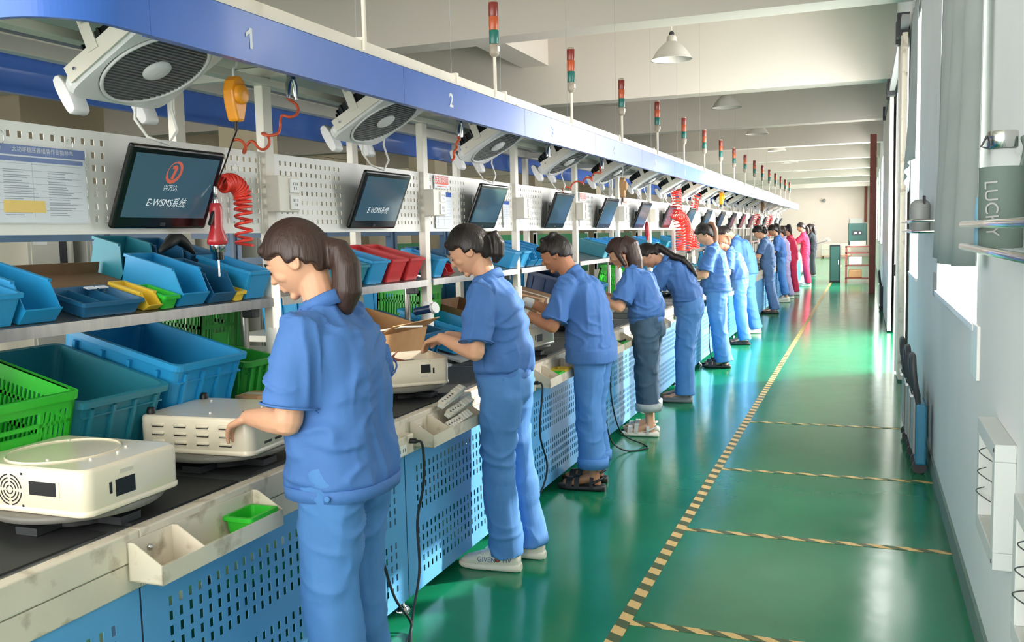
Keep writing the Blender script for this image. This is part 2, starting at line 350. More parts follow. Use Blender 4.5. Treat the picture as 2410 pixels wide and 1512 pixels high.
# ---------------------------------------------------------------- the assembly line
BX = -1.70; PITCH = 1.44; NST = 18
def SY(k): return 1.77 + PITCH * k
def make_bench():
    t = thing('workbench', 'x', 'workbench')
    MB().box(-1.07, -.032, 0, 1.44, .74, .785).build('table_top', 'table_grey', t)
    mt = MB(); mt.box(-.50, -.045, .03, .46, .785, .791); mt.box(-.46, -.06, .52, 1.40, .785, .790); mt.build('mat', 'rubber_dark', t)
    MB().box(-.034, .008, 0, 1.44, .715, .79).build('edge_profile', 'cream_dirty', t, bevel=.004)
    MB().box(-.034, .004, 0, 1.44, .64, .712).build('edge_profile', 'cream_dirty', t, bevel=.003)
    # perforated front panel
    ys = [0.004]
    for c in range(33): ys += [.098 + c*.0388, .112 + c*.0388]
    ys.append(1.436)
    zr = [.130, .175, .219, .262, .303, .400, .441, .482, .523, .563]; zs = [.055]
    for z in zr: zs += [z - .013, z + .013]
    zs.append(.642)
    MB().perf(ys, zs, lambda i, j: i % 2 == 1 and j % 2 == 1, -.004, -.002).build('front_panel', 'panel_blue', t)
    MB().box(-1.06, -1.05, .004, 1.436, .055, .74).build('back_panel', 'panel_blue', t)
    for yy in (.02, 1.38): MB().box(-.05, -.012, yy, yy + .04, .06, .64).build('leg', 'rack_blue', t)
    for (x, yy) in ((-.035, 0.0), (-1.0, 0.0)):
        f = MB(); f.lathe([(.034, 0), (.034, .006), (.022, .018), (.010, .024), (.010, .09)], (x, yy, 0)); f.build('levelling_foot', 'chrome', t)
    # uprights
    MB().box(-.61, -.57, -.03, .03, .79, 2.13).build('post', 'cream', t, bevel=.003)
    MB().box(-1.05, -1.01, -.03, .03, .79, 2.16).build('post', 'cream', t, bevel=.003)
    sl = MB(); sl.lathe([(.034, .80), (.036, .81), (.036, 1.02), (.035, 1.03), (.035, 1.14), (.031, 1.15)], (-.588, 0, 0), n=16); sl.build('post_sleeve', 'white_paint', t)
    # pegboard
    ys = [.032]; 
    for c in list(range(13)): ys += [.103 + c*.0388, .117 + c*.0388]
    for c in range(7): ys += [1.145 + c*.0388, 1.159 + c*.0388]
    ys.append(1.408); zs = [1.545]
    for q in range(7): zs += [1.577 + q*.0405, 1.596 + q*.0405]
    zs.append(1.864)
    MB().perf(ys, zs, lambda i, j: i % 2 == 1 and j % 2 == 1, -.5996, -.598).build('pegboard', 'peg_white', t)
    fl = MB(); fl.box(-.616, -.60, .032, 1.408, 1.858, 1.866); fl.box(-.616, -.596, .032, 1.408, 1.538, 1.546); fl.build('pegboard_flange', 'peg_white', t)
    # tilted stainless shelf (15 degrees) with lip
    a = R(15); ax = ((-math.cos(a), 0, math.sin(a)), (0, 1, 0), (math.sin(a), 0, math.cos(a)))
    o = V(-.565, .72, 1.268); c = o + Vector(ax[0]) * .215
    s = MB(); s.obox(c, ax, (.215, .685, .004)); s.obox(o + V(.002, 0, -.014), ((1,0,0),(0,1,0),(0,0,1)), (.003, .685, .018)); s.build('shelf', 'steel', t)
    s = MB(); s.cyl((-.66, 1.34, .79), (-.66, 1.34, 1.27), .017); s.build('shelf_support', 'steel', t)
    s = MB(); s.obox((-.63, 1.345, 1.225), ((1,0,0),(0,1,0),(0,0,1)), (.03, .022, .03)); s.build('clamp', 'dark_grey', t, bevel=.006)
    # sloped crate rack standing on the table
    o = V(-.42, .72, .80); c = o + Vector(ax[0]) * .30
    s = MB(); s.obox(c, ax, (.30, .66, .006))
    for yy in (.1, 1.3): s.box(-.98, -.95, yy, yy + .03, .785, .945)
    s.build('crate_rack', 'grey', t)
    return t
bench = make_bench()
benches = []
for k in range(-1, NST):
    b = bench if k == -1 else copy_tree(bench)
    b.location = (BX, SY(k), 0)
    tag(b, ('half cut off blue workbench section at the left edge of the photo' if k == -1 else 'blue perforated workbench section with white pegboard, %s from the near end' % ORD[k]), 'workbench', 'workbench sections of the line')
    benches.append(b)

# canopy over the line
can = thing('canopy', 'long blue and cream canopy carrying fans above the benches', 'canopy', (0, 0, 0))
FZ0, FZ1 = 2.05, 2.198
def fascia_path(x): # outline of the wrapped near end: front face to end face
    pts = []
    r = .20
    for i in range(25):
        a = R(90) * i / 24
        pts.append((x - r + r*math.cos(a), 1.88 - r*math.sin(a)))
    return pts
p = [(-1.76, 1.99), (-1.76, 1.88)] + fascia_path(-1.76)[1:] + [(-2.66, 1.68)]
p += [(-2.86 + .2*math.cos(R(90 + 11.25*i)) + .0 + .0 + 0.0, 1.88 - .2*math.sin(R(90 + 11.25*i))) for i in range(1, 9)]
m = MB(); th = .012
ring = []
for i, (x, y) in enumerate(p):
    a = Vector(p[max(0, i-1)]); b = Vector(p[min(len(p)-1, i+1)]); d = (b - a).normalized(); n = Vector((-d.y, d.x))
    if i == 0: n = Vector((1, 0))
    o = Vector((x, y)); q = o - n*th if (o - n*th - Vector((-2.3, 2.5))).length < (o - Vector((-2.3, 2.5))).length else o + n*th
    q2 = o + (q - o) * 1.6
    ring.append([V(x, y, FZ0), V(x, y, FZ1), V(q.x, q.y, FZ1), V(q2.x, q2.y, FZ1 - .01), V(q2.x, q2.y, FZ0 + .012), V(q2.x, q2.y, FZ0)])
m.loft(ring, True, False); m.build('end_fascia', 'fascia_blue', can)
def fascia_seg(x, s):
    m = MB(); m.prism([(0, FZ0), (.0, FZ1), (-.03*s, FZ1), (-.03*s, FZ1-.006), (-.010*s, FZ1-.006), (-.010*s, FZ0 + .02), (-.03*s, FZ0 + .02), (-.03*s, FZ0)], (x, 0, 0), (1,0,0), (0,0,1), (0,1,0), 1.437); return m
fs = fascia_seg(-1.76, 1).build('fascia_panel', 'fascia_blue', can, loc=(0, 1.991, 0))
for k in range(1, NST):
    c = fs.copy(); COL.objects.link(c); c.parent = can; c.location = (0, 1.991 + PITCH*k, 0)
    if k == NST - 1: c.scale = (1, .92, 1)
fs2 = fascia_seg(-2.85, -1).build('back_fascia_panel', 'fascia_blue', can, loc=(0, 1.88, 0))
for k in range(1, NST):
    c = fs2.copy(); COL.objects.link(c); c.parent = can; c.location = (0, 1.88 + PITCH*k, 0)
YE = 27.75
for k in range(NST):
    y0 = 1.9 + PITCH*k
    if k == 0:
        rp = MB().box(-2.45, -1.775, 0, 1.43, 2.206, 2.214).build('roof_panel', 'cream', can, loc=(0, y0, 0)); bp = MB().box(-2.70, -2.46, 0, 1.43, 2.222, 2.23).build('roof_panel', 'roof_blue', can, loc=(0, y0, 0))
        ar = MB(); ar.box(-2.75, -1.775, -.02, .02, 2.162, 2.204); ar = ar.build('cross_arm', 'cream', can, loc=(0, SY(k), 0), bevel=.003)
    else:
        for q, yy in ((rp, y0), (bp, y0), (ar, SY(k))):
            c = q.copy(); COL.objects.link(c); c.parent = can; c.location = (0, yy, 0)
bm_ = MB(); bm_.box(-2.755, -2.705, 1.7, YE, 2.165, 2.22); bm_.build('long_beam', 'cream', can, bevel=.003)
bm_ = MB(); bm_.box(-2.32, -2.26, 1.7, YE, 2.13, 2.16); bm_.build('long_beam', 'cream', can, bevel=.003)
bm_ = MB(); bm_.box(-2.0, -1.95, 1.9, YE, 2.18, 2.205); bm_.build('long_beam', 'cream', can, bevel=.003)
for k in range(10):
    text(str(k + 1), .085, 'text_white', can, (-1.7585, 2.42 + 1.47*k, 2.118), (0, 1, 0), (0, 0, 1), name='station_number', bold=.0022)

fl_ = MB(); fl_.prism([(-.002, .030), (-.002, .018), (-.022, .004), (-.022, .016)], (-1.7589, 2.42 - .004, 2.118), (0,1,0), (0,0,1), (1,0,0), .0006); fl_.build('station_number', 'text_white', can)
# white cable tray hung on wires above the canopy
ct = thing('cable_tray', 'cream cable tray hung on thin wires above the canopy', 'cable tray', (-2.3, 0, 2.40))
c = MB(); c.box(-.035, .035, 1.0, 28, 0, .006); c.box(.029, .035, 1.0, 28, 0, .055); c.box(-.035, -.029, 1.0, 28, 0, .055); c.build('trunking', 'cream', ct)
wi = MB().cyl((0, 0, .03), (0, 0, 2.34), .0014, n=6).build('wire', 'grey', ct, loc=(0, 4.0, 0)); cl = MB().box(-.04, .04, -.015, .015, -.006, .07).build('clip', 'cream', ct, loc=(0, 4.0, 0))
for yy in (2.6, 5.1, 5.9, 7.4, 9.0, 10.6, 12.2, 14, 16, 18, 20, 22, 24, 26):
    for q in (wi, cl):
        d = q.copy(); COL.objects.link(d); d.parent = ct; d.location = (0, yy, 0)

# ---------------------------------------------------------------- tilted box fans
def make_fan(full):
    t = thing('box_fan', 'x', 'fan')
    a = R(29); U = V(math.cos(a), 0, math.sin(a)); Nn = V(math.sin(a), 0, -math.cos(a)); W = V(0, 1, 0)
    P = lambda u, v, n: U*u + W*v + Nn*n          # n>0 is the front (down and to the aisle)
    # square shell with round opening
    h = .200; n = 72; r0 = .178
    outer = []; inner = []
    for i in range(n):
        an = 2*PI*i/n + PI/4*0
        cx, sx_ = math.cos(an), math.sin(an); e = .24
        k = 1 / ((abs(cx)**(2/e*.5*2) + abs(sx_)**(2/e*.5*2)) ** (e/2))
        outer.append((cx*k*h*(1.15 if cx > 0 else 1), sx_*k*(h + .003))); inner.append((cx*r0, sx_*r0))
    rings = [[P(u, v, -.046) for u, v in inner], [P(u*.98, v*.98, -.046) for u, v in outer], [P(u, v, -.036) for u, v in outer], [P(u, v, -.012) for u, v in outer], [P(u*.97, v*.97, 0) for u, v in outer], [P(u*1.03, v*1.03, .004) for u, v in inner], [P(u, v, .0) for u, v in inner], [P(u, v, -.046) for u, v in inner]]
    MB().loft(rings, False, False).build('housing', 'fan_white', t)
    MB().tube([P(.172*math.cos(2*PI*i/36), .172*math.sin(2*PI*i/36), .004) for i in range(36)], .006, 6, closed=True).build('grille_ring', 'fan_white', t)
    # grille slats
    unit = MB().obox((0, 0, 0), (U, W, Nn), (.0022, 1.0, .005)).mesh('slat') if True else None
    if full:
        for i in range(-13, 14):
            u = i*.0125; L = math.sqrt(max(0, .170**2 - u*u))
            s = bpy.data.objects.new('slat', unit); COL.objects.link(s); s.parent = t; s.location = P(u, 0, .0); s.scale = (1, L, 1)
            if not unit.materials: unit.materials.append(MATS['grille_grey'])
    else:
        g = MB()
        for i in range(-9, 10):
            u = i*.018; L = math.sqrt(max(0, .170**2 - u*u)); g.obox(P(u, 0, 0), (U, W, Nn), (.0025, L, .005))
        o = g.build('grille', 'grille_grey', t); o['kind'] = 'stuff'
    g = MB()
    for v in (-.09, 0, .09):
        L = math.sqrt(.17**2 - v*v); g.obox(P(0, v, -.003), (U, W, Nn), (L, .002, .002))
    g.build('grille_rib', 'grille_grey', t)
    MB().lathe([(.046, 0), (.046, .006), (.034, .013), (.012, .016)], P(0, 0, .004), (U, W, Nn), 24).build('hub_cap', 'fan_white', t)
    # dark round rear drum and blades
    MB().lathe([(.165, -.058), (.152, -.066), (.146, -.130), (.12, -.134)], P(-.042, 0, 0), (U, W, Nn), 28).build('rear_cage', 'dark_grey', t)
    rb = MB()
    for i in range(22):
        an = 2*PI*i/22; rb.obox(P(-.042 + .150*math.cos(an), .150*math.sin(an), -.097), (U*math.cos(an) + W*math.sin(an), -U*math.sin(an) + W*math.cos(an), Nn), (.005, .004, .032))
    rb.build('rear_cage_rib', 'black', t)
    bl = MB()
    for i in range(5):
        an = 2*PI*i/5; d = U*math.cos(an) + W*math.sin(an); e = -U*math.sin(an) + W*math.cos(an)
        bl.obox(d*.095 + Nn*-.03, (d, e*.9 + Nn*.45, Nn), (.06, .045, .002))
    bl.build('blade', 'grey', t)
    for v in (-.02,):
        pass
    # steel straps at both sides and hanger arms
    for s_ in (-1, 1):
        MB().obox(P(.02, s_*.209, -.035), (U, W, Nn), (.165, .003, .026)).build('side_strap', 'cream', t)
        m = MB(); top = .165
        b0 = P(-.02, s_*.213, -.04); tt = V(b0.x - .055, b0.y, top)
        d = (tt - b0); m.obox((b0 + tt)/2, (d, W, d.cross(W)), (d.length/2, .0025, .020)); m.build('hanger_arm', 'cream', t)
        m = MB(); m.cyl(b0 + d*.62 + V(0, s_*.0, 0), b0 + d*.62 + V(0, s_*.014, 0), .008, n=8); m.cyl(P(.15, s_*.21, -.035), P(.15, s_*.217, -.035), .005, n=8); m.cyl(P(-.11, s_*.21, -.035), P(-.11, s_*.217, -.035), .005, n=8); m.build('bolt', 'chrome', t)
        # moulded foot across the lower edge
        f = MB(); cc = P(-.214, s_*.15, -.02)
        n2 = 16; ringp = []
        for j in range(n2):
            an = 2*PI*j/n2; x = math.cos(an); y = math.sin(an)
            ringp.append((math.copysign(abs(x)**.5, x)*.022, math.copysign(abs(y)**.8, y)*.098 if False else y*.066))
        rr = [[cc + U*(px*k) + Nn*(py*k2) + W*w for px, py in ringp] for w, k, k2 in ((-.03, .86, .95), (-.026, 1, 1), (.026, 1, 1), (.03, .86, .95))]
        f.loft(rr); f.build('foot', 'fan_white', t)
    # control panel end: knobs, strips and mark
    for (v, m_) in ((.12, 'fan_white'), (.158, 'fan_white')):
        MB().lathe([(.016, 0), (.014, .014), (.010, .016)], P(.198, v, .0), (U, W, Nn), 12).build('knob', m_, t)
    st = MB()
    for v in (-.175, .175): st.obox(P(.16, v, .001), (U, W, Nn), (.004, .022, .002))
    st.build('trim_strip', 'grey', t)
    cd = MB().tube([P(-.19, .10, -.03), P(-.22, .09, .03), P(-.215, .10, .10), P(-.19, .15, .14), P(-.16, .19, .10), P(-.15, .20, .02), P(-.1, .2, -.05)], .005, 6); cd.build('cord', 'cord_white', t)
    return t, P, U
fanA, FP, FU = make_fan(True)
FC0 = V(-2.072, 2.357, 2.047)
fans = []
text('Midea', .035, 'ink_grey', fanA, FP(.205, -.06, .004), (0, 1, 0), FU, name='lettering')
fanB = None
for k in range(NST):
    if k == 0: f = fanA
    elif k < 3: f = copy_tree(fanA)
    elif fanB is None: fanB, _, _ = make_fan(False); f = fanB
    else: f = copy_tree(fanB)
    f.location = FC0 + V(0, PITCH*k + (.04 if k == 1 else 0), 0)
    tag(f, 'white box fan tilted under the blue canopy, %s from the near end' % ORD[k], 'fan', 'fans under the canopy')

# ---------------------------------------------------------------- tilted monitors
mon_up = V(.110, 0, .266).normalized(); mon_n = V(mon_up.z, 0, -mon_up.x)   # face normal to the aisle, slightly down
def make_monitor():
    t = thing('monitor', 'x', 'monitor')
    P = lambda y, z, n: V(0, y, 0) + mon_up*z + mon_n*n   # origin: bottom centre of the face
    h = .288; w = .228
    m = MB(); m.obox(P(0, h/2, -.011), (V(0,1,0), mon_up, mon_n), (w, h/2, .011)); m.build('housing', 'black_gloss', t, bevel=.010, seg=3)
    m = MB(); m.obox(P(0, h/2 + .008, .0004), (V(0,1,0), mon_up, mon_n), (w - .026, h/2 - .034, .0006)); m.build('screen', 'screen_dark', t)
    m = MB(); m.obox(P(0, h/2, -.034), (V(0,1,0), mon_up, mon_n), (.12, .085, .016)); m.build('rear_case', 'black', t, bevel=.008)
    a = P(0, h*.5, -.04); m = MB(); m.obox((a + V(-.034, 0, a.z))/2*1.0 if False else V((a.x - .034)/2, 0, a.z), (V(1,0,0), V(0,1,0), V(0,0,1)), (abs(a.x + .034)/2 + .004, .03, .03)); m.build('wall_mount', 'dark_grey', t)
    m = MB(); m.obox(V(-.030, 0, a.z), (V(1,0,0), V(0,1,0), V(0,0,1)), (.003, .06, .06)); m.build('mount_plate', 'white_paint', t)
    m = MB(); m.obox(P(0, .018, .0004), (V(0,1,0), mon_up, mon_n), (.012, .006, .0006)); m.build('badge', 'dark_grey', t)
    return t, P
monA, MP = make_monitor()
MON0 = V(-2.262, 2.553, 1.553)
def screen_content(t, dim=False):
    lg = thing; o = MP(-.01, .205, .0014)
    m = MB(); n = 28
    ring_o = [o + V(0, 1, 0)*(.036*math.cos(2*PI*i/n) + .008*math.sin(2*PI*i/n)) + mon_up*(.040*math.sin(2*PI*i/n)) for i in range(n)]
    ring_i = [o + V(0, 1, 0)*(.028*math.cos(2*PI*i/n) + .004*math.sin(2*PI*i/n) - .003) + mon_up*(.030*math.sin(2*PI*i/n) + .003) for i in range(n)]
    m.add(ring_o + ring_i, [(i, (i+1) % n, n + (i+1) % n, n + i) for i in range(n)])
    m.add([o + V(0,1,0)*a + mon_up*b for a, b in ((-.012, -.024), (.001, -.024), (.012, .016), (.004, .026), (-.012, .022), (-.014, .012), (-.002, .012))], [(0,1,2,3,4,5,6)])
    m.build('logo', 'logo_red', t)
    text('兴万达', .023, 'text_white_lit', t, MP(-.01, .148, .0014), (0, 1, 0), mon_up)
    text('E-WSMS系统', .037, 'text_white_lit', t, MP(-.012, .095, .0014), (0, 1, 0), mon_up, shear=.25, sx=.92)
plain = None
for k in range(NST):
    if k == 0: t = monA; screen_content(t)
    elif k == 1:
        t, _ = make_monitor(); text('E-WSMS系统', .040, 'text_white_lit', t, MP(-.012, .095, .0014), (0, 1, 0), mon_up, shear=.25, sx=.92); 
    elif plain is None: plain, _ = make_monitor(); t = plain
    else: t = copy_tree(plain)
    t.location = MON0 + V(0, PITCH*k + (.03 if k == 1 else (-.03 if k == 2 else .0)), 0)
    tag(t, ('black monitor showing a red logo and system name beside the instruction sheet' if k == 0 else 'black monitor on the pegboard tilted to the aisle, %s from the near end' % ORD[k]), 'monitor', 'monitors on the pegboards')

# ---------------------------------------------------------------- signal towers
def make_tower():
    t = thing('signal_tower', 'x', 'signal light')
    MB().cyl((0, 0, 0), (0, 0, .30), .0095, n=12).build('pole', 'cream', t)
    MB().lathe([(.012, .285), (.025, .30), (.027, .305), (.027, .355), (.022, .356)], n=20).build('base', 'tower_base', t)
    z = .356
    for nm, m_ in (('green_lens', 'tower_green'), ('orange_lens', 'tower_orange'), ('red_lens', 'tower_red')):
        MB().lathe([(.026, z), (.027, z + .003), (.027, z + .072), (.0255, z + .075)], n=20).build(nm, m_, t); z += .0755
    MB().lathe([(.027, z), (.027, z + .006), (.022, z + .014), (.006, z + .016)], n=20).build('cap', 'tower_base', t)
    MB().box(.0, .028, -.012, .012, .315, .345).build('sticker', 'white_paint', t)
    return t
tw = make_tower()
for k in range(17):
    t = tw if k == 0 else copy_tree(tw)
    t.location = (-1.94, 3.44 + 1.452*k, 2.212)
    tag(t, 'red orange and green signal tower on the canopy, %s from the near end' % ORD[k], 'signal light', 'signal towers on the canopy')

# ---------------------------------------------------------------- socket boxes on the posts
def make_socket():
    t = thing('socket_box', 'x', 'socket box')
    MB().box(0, .062, -.035, .11, -.073, .073).build('body', 'cream', t, bevel=.004)
    for z in (-.034, .034):
        p = MB().box(.062, .070, .04, .106, z - .03, z + .03).build('socket_plate', 'white_paint', t, bevel=.003)
        s = MB()
        for y_, z_ in ((.058, .008), (.072, .008), (.086, .008), (.064, -.010), (.080, -.010)): s.box(.0695, .0708, y_ - .0015, y_ + .0015, z + z_ - .006, z + z_ + .006)
        s.build('slot', 'hole_dark', p)
    return t
sk = make_socket()
for k in range(NST - 1):
    t = sk if k == 0 else copy_tree(sk)
    t.location = (-2.269, SY(k + 1) - .005, 1.695)
    tag(t, 'cream socket box on the upright post, %s from the near end' % ORD[k], 'socket box', 'socket boxes on the posts')
# ---------------------------------------------------------------- turntables and voltage regulator cases
def rrect(lx, ly, r, z, n=6):
    pts = []
    for (cx, cy, a0) in ((lx - r, ly - r, 0), (-lx + r, ly - r, 90), (-lx + r, -ly + r, 180), (lx - r, -ly + r, 270)):
        for i in range(n + 1):
            a = R(a0 + 90*i/n); pts.append(V(cx + r*math.cos(a), cy + r*math.sin(a), z))
    return pts
def make_turntable():
    t = thing('turntable', 'x', 'turntable')
    MB().lathe([(.205, .040), (.21, .043), (.21, .056), (.205, .059)], n=40).build('disc', 'turn_grey', t)
    MB().lathe([(.10, 0), (.10, .018), (.085, .022), (.085, .040)], n=28).build('bearing', 'rubber_dark', t)
    m = MB(); m.box(-.17, .17, -.035, .035, 0, .02); m.box(-.035, .035, -.17, .17, .0, .02); m.build('base', 'dark_grey', t)
    return t
tt = make_turntable(); ttn = [0]
def put_turntable(x, y, label):
    t = tt if ttn[0] == 0 else copy_tree(tt); ttn[0] += 1
    t.location = (x, y, .7915); tag(t, label, 'turntable', 'turntables on the benches')
RL, RW, RH = .205, .165, .115
def make_case(name, label, kind, loc, rz):
    t = thing(name, label, 'regulator case', loc, rz, 'regulator cases on the turntables')
    m = MB(); rg = [rrect(RL, RW, .032, 0), rrect(RL + .002, RW + .002, .034, .002), rrect(RL + .002, RW + .002, .034, .012), rrect(RL - .001, RW - .001, .032, .0135), rrect(RL, RW, .033, .015)]
    if kind == 'open':
        rg += [rrect(RL, RW, .033, RH), rrect(RL - .006, RW - .006, .029, RH), rrect(RL - .006, RW - .006, .029, .02)]
    else:
        rg += [rrect(RL, RW, .033, RH - .010), rrect(RL - .003, RW - .003, .031, RH - .003), rrect(RL - .010, RW - .010, .026, RH)]
    m.loft(rg); m.build('shell', 'box_cream', t)
    if kind == 'front':
        g = MB(); cy = -RW - .0006
        for r in (.012, .022, .031, .040):
            for q in range(4):
                pts = [V(-.038 + r*math.cos(R(90*q + 8 + 74*i/8)), cy, .055 + r*math.sin(R(90*q + 8 + 74*i/8))) for i in range(9)]
                pi = [V(-.038 + (r-.0035)*math.cos(R(90*q + 8 + 74*i/8)), cy, .055 + (r-.0035)*math.sin(R(90*q + 8 + 74*i/8))) for i in range(9)]
                g.add(pts + pi, [(i, i+1, 9+i+1, 9+i) for i in range(8)])
        for (dx, dz) in ((-.042, -.038), (.042, -.038), (-.042, .042), (.042, .042)): g.box(-.038 + dx - .003, -.038 + dx + .003, cy - .0004, cy, .055 + dz - .003, .055 + dz + .003)
        g.build('vent_grille', 'hole_dark', t)
        m = MB(); m.box(.020, .125, -RW - .003, -RW + .001, .045, .085); m.build('display_frame', 'box_cream', t, bevel=.004); m = MB(); m.box(.030, .116, -RW - .0036, -RW, .048, .082); m.build('display_slot', 'hole_dark', t)
        m = MB(); m.tube([V(.04 + .15*math.cos(2*PI*i/40)*.9 - .07, .14*math.sin(2*PI*i/40), RH + .001) for i in range(40)], .003, 6, closed=True); m.build('embossed_ring', 'box_cream', t)
    if kind == 'louver':
        for i in range(4):
            for z in (.035, .062, .088):
                x = -.145 + .082*i
                m = MB(); m.capsule((x, -RW - .000, z), (x + .034, -RW - .000, z), .0065, n=8); m.build('louver', 'box_cream', t)
                m = MB(); m.box(x - .004, x + .038, -RW - .004, -RW + .001, z - .0075, z - .0055); m.build('louver_slot', 'hole_dark', t)
        for (x, y) in ((-.175, -.135), (-.175, .135), (.175, .135), (.175, -.135)): MB().lathe([(.014, RH), (.014, RH + .010), (.011, RH + .020), (.004, RH + .021)], (x, y, 0), n=14).build('rubber_foot', 'black', t)
        m = MB()
        for j in range(3): m.box(RL - .001, RL + .0012, -.09 + .06*j, -.05 + .06*j, .025, .032)
        m.build('side_slot', 'hole_dark', t)
    if kind in ('front', 'open', 'side'):
        yy = -.05 if kind != 'open' else .0
        m = MB()
        if kind == 'open':
            m.box(.07, .115, -RW - .0012, -RW + .001, .055, .092); m.build('cutout', 'hole_dark', t)
            m = MB(); m.box(.125, .133, -RW - .0012, -RW + .001, .05, .075); m.build('switch', 'black', t)
            m = MB(); m.box(.07, .105, -RW - .0014, -RW + .001, .036, .043); m.build('name_plate', 'machine_beige', t)
        else:
            m.box(RL - .001, RL + .0012, yy - .02, yy + .045, .03, .072); m.build('cutout', 'hole_dark', t)
            m = MB(); m.box(RL - .001, RL + .0014, yy - .04, yy - .032, .042, .070); m.build('switch', 'black', t)
            m = MB(); m.box(RL - .001, RL + .0014, yy - .005, yy + .04, .085, .094); m.build('name_plate', 'machine_beige', t)
    m = MB()
    if kind != 'open':
        for (x, y) in ((.1, .08), (.13, .02), (.12, -.06), (.02, -.1), (-.12, .1)): m.cyl((x, y, RH - .001), (x, y, RH + .004), .004, n=8)
        m.build('stud', 'white_paint', t)
    else:
        for j in range(7):
            y0 = -.12 + .035*j; m.tube([V(-.15 + .02*j, y0, .06), V(-.08 + .02*j, y0 + .02, .10 + .004*j), V(.0, y0 - .02, .105), V(.09 - .01*j, y0 + .015, .09)], .0035, 6)
        m.build('wiring', 'rust_red', t); m = MB(); m.box(.02, .12, -.1, .1, .02, .085); m.build('transformer', 'dark_grey', t, bevel=.01)
        m = MB(); m.tube([V(-.16, .05, .05), V(-.15, .10, .16), V(-.06, .13, .22), V(.08, .15, .235), V(.18, .16, .23)], .005, 8); m.build('white_cable', 'cord_white', t)
    return t
TZ = .8515
put_turntable(-1.93, 1.815, 'grey turntable under the cream case with the round vent grille')
put_turntable(-1.945, 2.435, 'grey turntable under the louvered cream case')
make_case('regulator_case', 'cream metal case with round vent grille and display slot, nearest the camera', 'front', (-1.93, 1.805, TZ), 0)
make_case('regulator_case', 'upturned cream case with louvers and black rubber feet', 'louver', (-1.945, 2.435, TZ), R(3))
put_turntable(-1.97, 3.70, 'grey turntable under the opened case with wires')
make_case('regulator_case', 'open cream case with brown wires and a white cable', 'open', (-1.99, 3.70, TZ), R(43))
put_turntable(-1.96, 5.17, 'grey turntable under the case before the man with white gloves')
make_case('regulator_case', 'cream case on the turntable in front of the gloved man', 'front', (-1.97, 5.15, TZ), R(-10))
for k, y, w in ((3, 6.6, 'before the woman in dark jeans'), (5, 10.25, 'under the case handled by the woman with the brown ponytail'), (7, 12.5, 'beyond the woman with the brown ponytail'), (10, 17.2, 'before the tenth bench from the near end')):
    put_turntable(-1.96, y, 'grey turntable ' + w)
make_case('regulator_case', 'cream case held by the woman with the brown ponytail', 'louver', (-1.97, 10.25, TZ), R(20))
make_case('regulator_case', 'cream case with small parts in front of the woman in dark jeans', 'side', (-1.97, 6.6, TZ), R(0))
make_case('regulator_case', 'small distant cream case beyond the woman with the brown ponytail', 'side', (-1.97, 12.5, TZ), R(0))

# ---------------------------------------------------------------- crates and bins
def crate_mesh(L, W, H, wall=.005, taper=.93, rim=.012):
    m = MB(); c = V(-L/2, 0, 0)
    def ring(s, z, d=0, r=.03): return [p + c for p in rrect(L/2*s + d, W/2*s + d, r, z, 4)]
    m.loft([ring(taper, 0), ring(taper + (1 - taper)*.8, H*.8), ring(1, H - .02), ring(1, H - .02, rim), ring(1, H, rim), ring(1, H, -wall), ring(taper, .008, -wall)], True, False)
    return m
def crate_ribs(L, W, H, taper=.93):
    m = MB()
    for s in (-1, 1):
        for i in range(4):
            x = -L*(.14 + .24*i); y = s*W/2
            m.obox((x, y*(taper + .04)*1.012, H*.45), ((1,0,0), (0,1,-s*.08), (0, s*.08, 1)), (.006, .006, H*.43))
    for i in range(4):
        y = (-.36 + .24*i)*W; m.obox((-L*(1 - taper)/4 + .004, y, H*.45), ((1,0,-.05), (0,1,0), (.05, 0, 1)), (.006, .006, H*.43))
    m.box(-.03, .012 if False else .004, -W/2*.9, W/2*.9, H*.76, H*.78)
    return m
def place_tilt(o, x, y, z, rx=15): o.location = (x, y, z); o.rotation_euler = (0, R(rx), 0)
def put_crate(label, x, y, z, L, W, H, m, tilt=15, rz=0, grp='plastic crates on the benches'):
    t = thing('plastic_crate', label, 'crate', (x, y, z), 0, grp)
    crate_mesh(L, W, H).build('body', m, t); crate_ribs(L, W, H).build('rib', m, t)
    t.rotation_euler = (0, R(tilt), rz); return t
